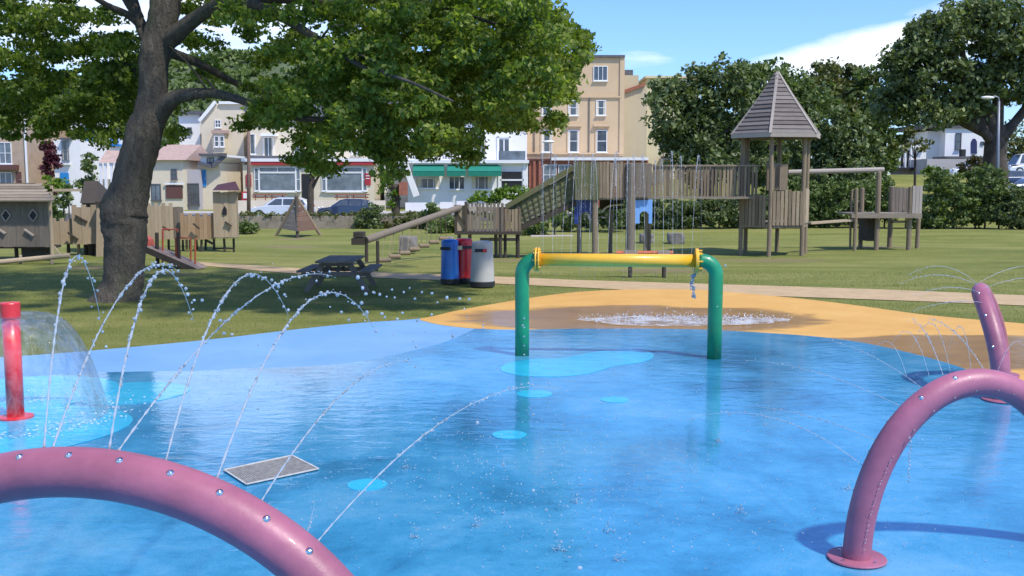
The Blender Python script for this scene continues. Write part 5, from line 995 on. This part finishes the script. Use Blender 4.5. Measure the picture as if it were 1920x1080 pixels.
part(t, 'poster', Y2-.1, [(461, 327, 471, 350), (684, 325, 695, 347)], 'trim_red', .05); part(t, 'poster_lines', Y2-.13, [(463, 331, 469, 332.5), (463, 336, 469, 337.5), (686, 329, 693, 330.5), (686, 334, 693, 335.5)], 'white', .02)
part(t, 'menu_board', Y2-.7, [(453, 359, 466, 376)], 'trim_red', .06); part(t, 'menu_paper', Y2-.74, [(456, 362, 463, 372)], 'white', .03)
for i, (x0, x1) in enumerate(((474, 502), (505, 534), (627, 655), (658, 690))):
    m = MB(); m.pbox(80, x0, 364, x1, 366, .9); m.pbox(79.7, x0, 370, x1, 371.5, .3); m.pbox(80.9, x0, 369, x1, 370.5, .3)
    for x in (x0+4, x1-5): m.pbox(80.1, x, 364, x+1.5, 392, .1); m.pbox(80.7, x, 364, x+1.5, 392, .1)
    tag(m.build('cafe_table', M['brick']), ['brown cafe table leftmost under the left cafe window', 'brown cafe table nearest the door under the left cafe window', 'brown cafe table left under the right cafe window', 'brown cafe table rightmost in front of the cafe'][i], 'cafe table', 'brown tables outside the cafe')
# gabled cream house
Y = 97; t = bld('gabled_cream_house', 'cream house with a steep gable left of the red-trimmed cafe', 415, Y)
m = MB(); m.prism([P(378, 400, Y), P(412, 400, Y), P(412, 200, Y), P(403, 193, Y), P(378, 223, Y)], (0, 10, 0)); m.pbox(Y+.05, 412, 194, 458, 400, 9.8); m.build('wall', M['wall_cream'], t)
m = MB(); m.bar(P(374, 227, Y-.2), P(404, 191, Y-.2), .3, .3, up=(0, 1, 0)); m.build('bargeboard', M['white'], t); part(t, 'cornice', Y-.2, [(410, 190, 460, 195)], 'white', 10)
m = MB(); m.add([P(377, 223, Y+.3), P(403, 192.5, Y+.3), P(403, 192.5, Y+.3)+V((0, 9.5, .0)), P(377, 223, Y+.3)+V((0, 9.5, 0))], [(0, 1, 2, 3)]); m.build('roof', M['slate'], t)
win(t, Y, 404, 226, 413, 238, 2, 2); win(t, Y-.9, 403, 256, 409, 274, 1, 2); win(t, Y-.9, 413, 256, 419, 274, 1, 2)
m = MB(); m.pbox(Y-.9, 399, 250, 421, 287, .88); m.build('bay', M['wall_cream'], t); part(t, 'bay_roof', Y-1.1, [(396, 244, 424, 250)], 'roofpink', 1.08)
t = bld('porch_house', 'small white-gabled cottage with a blue door below the gabled cream house', 398, 88)
wall(t, 88, 372, 306, 412, 400, 'wall_cream', 8); m = MB(); m.prism([P(376, 290, 87.6), P(421, 290, 87.6), P(421, 294, 87.6), P(397, 311, 87.6), P(376, 308, 87.6)], (0, 8, 0)); m.build('gable', M['white'], t)
m = MB(); m.bar(P(374, 290, 87.4), P(424, 291, 87.4), .5, .2); m.bar(P(423, 291, 87.4), P(398, 312, 87.4), .35, .2, up=(0, 1, 0)); m.bar(P(398, 312, 87.4), P(372, 306, 87.4), .3, .2, up=(0, 1, 0)); m.build('trim', M['slate'], t)
win(t, 87.58, 389, 297, 399, 304, 1, 1, 'navy'); door(t, 88, 380, 318, 386, 350, 'blue_paint')
t = bld('white_back_house', 'plain white house wedged between tree trunk and gabled cream house', 355, 99); wall(t, 99, 338, 214, 377, 400, 'wall_white', 8); win(t, 99, 352, 240, 358, 248, 1, 1, 'slate'); win(t, 99, 357, 275, 363, 282, 1, 1, 'slate'); part(t, 'roof', 98.6, [(336, 208, 379, 214)], 'slate', 8.6)
t = bld('grey_garage_house', 'low pinkish-white house with a brown garage door right of the tree trunk', 325, 86); wall(t, 86, 282, 300, 344, 400, 'wall_cream', 8)
m = MB(); a, b_ = P(278, 300, 85.6), P(348, 300, 85.6); rz = P(0, 268, 86).z; m.add([a, b_, V((b_.x, 90, rz)), V((a.x, 90, rz)), V((b_.x, 94, a.z)), V((a.x, 94, a.z))], [(0, 1, 2, 3), (3, 2, 4, 5), (0, 3, 5), (1, 4, 2)]); m.build('roof', M['roofpink'], t)
win(t, 86, 322, 318, 330, 334, 1, 2, 'slate'); part(t, 'garage_door', 85.9, [(311, 347, 342, 372)], 'trim_brown', .08); part(t, 'trim', 85.8, [(308, 343, 345, 346)], 'white', .1); win(t, 86, 284, 346, 300, 374, 2, 1, 'slate', 'glass_pale')
t = bld('lilac_annex', 'grey lilac flat annex with barred windows left of the small white-gabled cottage', 362, 87); wall(t, 87, 346, 318, 374, 400, 'wall_lilac', 7); win(t, 87, 352, 345, 372, 382, 5, 2, 'slate')
# left group
Y = 84; t = bld('tan_house', 'tan stone house with white framed windows at the left frame edge', 15, Y)
wall(t, Y, -120, 190, 50, 400, 'wall_brown', 10); win(t, Y, -12, 268, 20, 306, 3, 2, gl='glass_pale'); part(t, 'brown_band', Y-.8, [(-120, 309, 27, 318)], 'trim_brown', .79); win(t, Y, -20, 324, 21, 346, 4, 1, gl='glass_pale'); door(t, Y, 30, 322, 40, 352, 'trim_brown')
win(t, Y, -60, 215, -40, 245); win(t, Y, 5, 215, 20, 240); m = MB(); m.pbox(Y-.3, -124, 184, 54, 190, 10.6); m.build('roof', M['slate'], t); part(t, 'downpipe', Y-.15, [(46, 200, 49, 350)], 'white', .12)
t = bld('lilac_house', 'narrow grey lilac house right of the tan stone house', 66, 88); wall(t, 88, 48, 250, 79, 400, 'wall_lilac', 8); part(t, 'corner_strip', 87.85, [(47, 252, 51, 350)], 'white', .14); part(t, 'roof', 87.7, [(46, 244, 81, 250)], 'roofpink', 8.5); win(t, 88, 60, 262, 68, 276, 1, 2)
t = bld('yellow_back_house', 'pale yellow house behind the dark red bush', 88, 100); wall(t, 100, 70, 218, 118, 400, 'wall_cream2', 8); win(t, 100, 84, 240, 92, 256); part(t, 'roof', 99.7, [(68, 210, 120, 218)], 'slate', 8.6)
t = bld('blue_door_house', 'white house with a bright blue door and slate blue window', 130, 84); wall(t, 84, 103, 262, 153, 400, 'wall_white', 9); win(t, 84, 117, 266, 127, 300, 1, 2, 'steel'); door(t, 84, 113, 324, 129, 352, 'blue_paint'); part(t, 'hood', 83.6, [(112, 258, 132, 262)], 'slate', .4); part(t, 'ledge', 83.7, [(102, 306, 130, 309)], 'white', .3)
t = bld('blue_balcony_house', 'taller white house with bright blue window and balcony left of the trunk', 185, 90); wall(t, 90, 136, 222, 232, 400, 'wall_white', 9); win(t, 90, 161, 234, 175, 266, 1, 1, 'blue_paint', 'blue_paint'); win(t, 90, 184, 240, 194, 268, 1, 2); win(t, 90, 208, 240, 219, 262, 1, 2, 'blue_paint')
part(t, 'balcony', 89.2, [(203, 270, 222, 274)], 'blue_paint', .8); part(t, 'cornice', 89.7, [(134, 217, 234, 222)], 'white', 9.6)
m = MB()
for x in (203, 207, 211, 215, 219, 222): m.pbox(89.15, x, 262, x+.8, 271, .05)
m.build('balcony_rail', M['blue_paint'], t); m = MB(); m.bar(P(158, 280, 88.6), P(170, 294, 88.6), .3, .1, up=(0, 1, 0)); m.build('handrail', M['blue_paint'], t)
t = thing('timber_porch', 'small open porch with white posts and a pinkish roof just left of the trunk', 'porch', V((P(200, 400, 70).x, 70, 0)))
m = MB(); a, b_, c_ = P(185, 305, 70), P(232, 305, 70), P(212, 281, 71.5); m.prism([P(185, 305, 70), P(232, 305, 70), P(226, 283, 71.5), P(200, 281, 71.5)], (0, .12, 0)); m.build('roof', M['roofpink'], t)
for x in (187, 196, 207, 216): m = MB(); m.pbox(70.1, x, 306, x+4, 372, .15); m.build('post', M['white'], t)
m = MB(); m.pbox(70.3, 186, 336, 230, 372, .1); m.build('low_wall', M['wall_cream'], t)
simple('timber_rail', 'pale horizontal rail above the battlements', 'rail', 44, [(94, 354, 150, 359), (94, 348, 98, 372)], .12, 'wood_pale')
# right group, standing on higher ground
Y = 92; t = bld('white_villa', 'white villa with an arched navy door seen under the big right-hand tree', 1815, Y)
m = MB(); m.pbox(Y, 1772, 240, 1864, 300, 8); m.build('wall', M['wall_white'], t); m = MB(); m.pbox(Y+1.2, 1738, 246, 1775, 312, 7); m.build('side_wing', M['wall_white'], t); m = MB(); m.pbox(Y-.2, 1736, 232, 1866, 240, 8.5); m.build('roof', M['slate'], t)
win(t, Y, 1793, 250, 1802, 279, 1, 2, 'slate', fw=.8); m = MB(); m.prism([P(1821, 288, Y-.05), P(1832, 288, Y-.05), P(1832, 266, Y-.05), P(1829.5, 261, Y-.05), P(1826.5, 259.5, Y-.05), P(1823.5, 261, Y-.05), P(1821, 266, Y-.05)], (0, .045, 0)); m.build('door', M['navy'], t)
win(t, Y, 1840, 266, 1845, 272, 1, 1, 'navy', fw=.6, sill=False); win(t, Y, 1853, 264, 1857, 278, 1, 1, 'slate', fw=.6); win(t, Y, 1845, 243, 1851, 248, 1, 1, 'navy', fw=.6, sill=False)
part(t, 'terrace_edge', Y-3, [(1775, 293, 1866, 297)], 'slate', 3); part(t, 'planter', Y-2.6, [(1803, 280, 1811, 293)], 'rubber', .5)
m = MB(); m.pbox(84, 1738, 298, 1850, 320, .4); a = P(1738, 298, 84); m.box((a.x, 84.4, 2), (a.x+.4, 92, a.z)); m.pbox(84.1, 1846, 292, 1900, 312, .35); tag(m.build('garden_wall', M['wall_lilac']), 'pale grey retaining wall below the white villa', 'garden wall', 'garden walls in front of the houses')
Y = 88; t = bld('veranda_house', 'low white house with a columned veranda behind the thin young tree', 1708, Y); m = MB(); m.pbox(Y, 1684, 276, 1736, 318, 6); m.build('wall', M['wall_white'], t)
for x in (1690, 1701): m = MB(); m.pbox(Y-.04, x, 282, x+4, 312, .035); m.build('opening', M['dark'], t)
door(t, Y, 1729, 298, 1733, 314, 'slate'); part(t, 'roof', Y-.4, [(1682, 272, 1738, 276)], 'wall_white', 6.6); part(t, 'veranda_base', Y-1.5, [(1680, 314, 1740, 319)], 'dark', 1.5)
for x in (1686, 1697, 1708, 1716): m = MB(); p, q = P(x, 276, Y-.6), P(x, 314, Y-.6); m.tube([q, p], .09, 8); m.build('column', M['white'], t)
# ---------------------------------------------------------------- lamp posts, poles, banner
def pole(label, x, y0, y1, Y, w, mat, name='lamp_post', arm=None, cat='lamp post', zb=-.2):
    a, b = P(x, y1, Y), P(x, y0, Y); a.z = zb; t = thing(name, label, cat, V((a.x, Y, max(0, zb)))); r = w/F*Y/2
    m = MB(); m.tube([a, a.lerp(b, .5), b], [r*1.2, r, r*.75], 12); m.build('pole', M[mat], t, smooth=True)
    if arm: m = MB(); m.tube(smooth_line([P(*q, Y) for q in arm], 5), r*.55, 8); ar = m.build('arm', M[mat], t, smooth=True); e = P(*arm[-1], Y); m = MB(); m.ball(e-V((.25, 0, .03)), .3, (1.3, .5, .32)); m.build('lamp_head', M['wall_white'], ar, smooth=True)
    return t
pole('grey street lamp with a curved arm in front of the big right-hand tree', 1873, 190, 330, 57, 6, 'steel', arm=[(1873, 192), (1872, 184), (1866, 181), (1860, 182)])
pole('slim dark lamp post in front of the beige building', 1033, 268, 370, 62, 2.2, 'slate', arm=[(1033, 268), (1033, 266), (1035, 264.5), (1036, 265)])
pole('brown wooden pole in front of the red-trimmed cafe', 466, 206, 405, 59, 6.5, 'timber_pole', 'timber_pole', cat='pole')
m = MB(); m.pbox(88, 468, 221, 482, 230, .15); m.pbox(88.02, 481, 222, 486, 229, .1); tag(m.build('hanging_banner', M['cloth_red']), 'small red and white hanging banner right of the wooden pole', 'banner')
# ---------------------------------------------------------------- cars
def car(label, x0, x1, yb, Y, paint, z0=0.0, flip=False, van=False):
    a, b = P(x0, yb, Y), P(x1, yb, Y); L_ = 4.3 if not van else 4.9; cx_ = (a.x+b.x)/2; base = V((cx_, Y, z0)); t = thing('parked_car', label, 'car', base, 'cars parked along the street'); s_ = (b.x-a.x)/L_; f_ = -1 if flip else 1
    hh = 1.48 if not van else 1.95
    def X(u_): return cx_+f_*(u_-.5)*L_*s_
    prof = [(0, .35), (.01, .62), (.06, .78), (.24, .9), (.3, .95), (.93, .98), (.985, .85), (1, .5), (.99, .3), (.04, .28)]
    m = MB()
    W_ = .86
    def body(pr, w0, w1, zc):
        n = len(pr); v = []
        for side in (-1, 1):
            for (uu, zz) in pr: w = w0+(w1-w0)*max(0, min(1, (zz-zc)/.5)); v.append((X(uu), Y+side*w, z0+zz*s_))
        m.add(v, [tuple(range(n)), tuple(range(2*n-1, n-1, -1))]+[(i, i+n, (i+1) % n+n, (i+1) % n) for i in range(n)])
    body(prof, W_, W_-.06, .6)
    bo = m.build('body', M[paint], t, bevel=.05)
    cab = [(.24, .9), (.40, hh-.08), (.48, hh), (.78, hh-.02), (.9, hh-.2), (.965, .95)] if not van else [(.12, .9), (.24, hh-.1), (.32, hh), (.95, hh-.02), (.99, .95)]
    m = MB(); n = len(cab); v = []
    for side in (-1, 1):
        for (uu, zz) in cab: v.append((X(uu), Y+side*(W_-.07-.18*(zz-.9)/.55), z0+zz*s_))
    m.add(v, [tuple(range(n)), tuple(range(2*n-1, n-1, -1))]+[(i, i+n, (i+1) % n+n, (i+1) % n) for i in range(n)]); m.build('cabin', M[paint], t, bevel=.04)
    m = MB()
    def pane(us):
        v = [(X(uu), Y-(W_-.07-.18*(zz-.9)/.55)-.008, z0+zz*s_) for uu, zz in us]; m.prism(v, (0, .006, 0))
    z1 = hh-.1
    if not van: pane([(.31, .97), (.54, .97), (.54, z1), (.44, z1)]); pane([(.56, .97), (.76, .97), (.77, z1), (.56, z1)]); pane([(.78, .97), (.91, .99), (.86, z1-.06), (.79, z1)])
    else: pane([(.2, 1.05), (.38, 1.05), (.38, z1), (.27, z1)]); pane([(.41, 1.05), (.64, 1.05), (.64, z1), (.41, z1)]); pane([(.67, 1.05), (.93, 1.05), (.92, z1), (.67, z1)])
    m.build('side_window', M['glass'], t)
    m = MB(); m.prism([(X(cab[0][0]+.01)-.0, Y-.62, z0+.95*s_), (X(cab[1][0])-.02*f_, Y-.55, z0+(hh-.14)*s_), (X(cab[1][0])-.02*f_, Y+.55, z0+(hh-.14)*s_), (X(cab[0][0]+.01), Y+.62, z0+.95*s_)], (-.015*f_, 0, .01)); m.build('windscreen', M['glass'], t)
    for uu in (.19, .8):
        for sd in (-1, 1):
            m = MB(); c_ = V((X(uu), Y+sd*(W_-.09), z0+.31)); m.lathe(c_-V((0, .11, 0)), [(0, 0), (.28, 0), (.31, .03), (.31, .19), (.28, .22), (0, .22)], 20, (0, 1, 0)); w = m.build('wheel', M['rubber'], t)
            m = MB(); m.lathe(c_+V((0, sd*.115-.008, 0)), [(0, 0), (.19, 0), (.19, .015), (0, .015)], 14, (0, 1, 0)); m.build('hubcap', M['chrome'], w)
    for sd in (-1, 1):
        m = MB(); m.ball((X(.03), Y+sd*.62, z0+.7), .13, (.6, 1, .6)); m.build('headlight', M['wall_white'], t, smooth=True)
        m = MB(); m.ball((X(.975), Y+sd*.68, z0+.82), .1, (.5, 1, 1.2)); m.build('tail_light', M['trim_red'], t, smooth=True)
    return t
car('silvery white car parked left in front of the cafe, partly behind the wigwam', 470, 588, 404, 65, 'car_white'); car('dark blue car parked in front of the right cafe window', 598, 705, 402, 66, 'car_blue')
car('white van at the right edge beyond the big tree', 1882, 1985, 322, 78, 'car_white', z0=2.85, van=True); car('silver car glimpsed below the pale retaining wall', 1776, 1876, 335, 74, 'car_white', z0=2.55)
car('pale car glimpsed through the gap between tower and overhead rail', 1512, 1600, 340, 76, 'car_white', z0=2.6); car('white car glimpsed low through the hedge at the right edge', 1885, 1990, 352, 66, 'car_white', z0=1.5)
car('dark car glimpsed behind the shrub below the lamp post', 1826, 1925, 352, 69, 'car_blue', z0=1.9)
# ---------------------------------------------------------------- hill beyond the town
m = MB(); nx = 60; ny = 8; vs = []
for j in range(ny):
    for i in range(nx):
        x = -420+i*10; y = 520+j*30; e = max(0, 1-((x+120)/300)**2); hgt = 84.0*min(1, (j+.4)/5)*(e**.5 if e > 0 else 0)
        vs.append((x, y, hgt*(1+.03*math.sin(i*.7)+.02*math.sin(i*1.9+j))))
m.add(vs, [(j*nx+i, j*nx+i+1, (j+1)*nx+i+1, (j+1)*nx+i) for j in range(ny-1) for i in range(nx-1)]); tag(m.build('hill', M['hill'], smooth=True, base=(0, 520, 0)), kind='structure')
hc = []
for k in range(2600):
    x = random.uniform(-400, 150); j = random.uniform(0, 6); y = 520+30*j; e = max(0, 1-((x+120)/300)**2); hgt = 84.0*min(1, (j+.4)/5)*(e**.5); hc.append((x, y, hgt+1.5))
tag(leaves('hill_woodland', M['leaf_mid'], None, hc, [4.2]*len(hc), 16, 3.4, base=(-120, 560, 0)), kind='stuff', label='woodland covering the far hill')
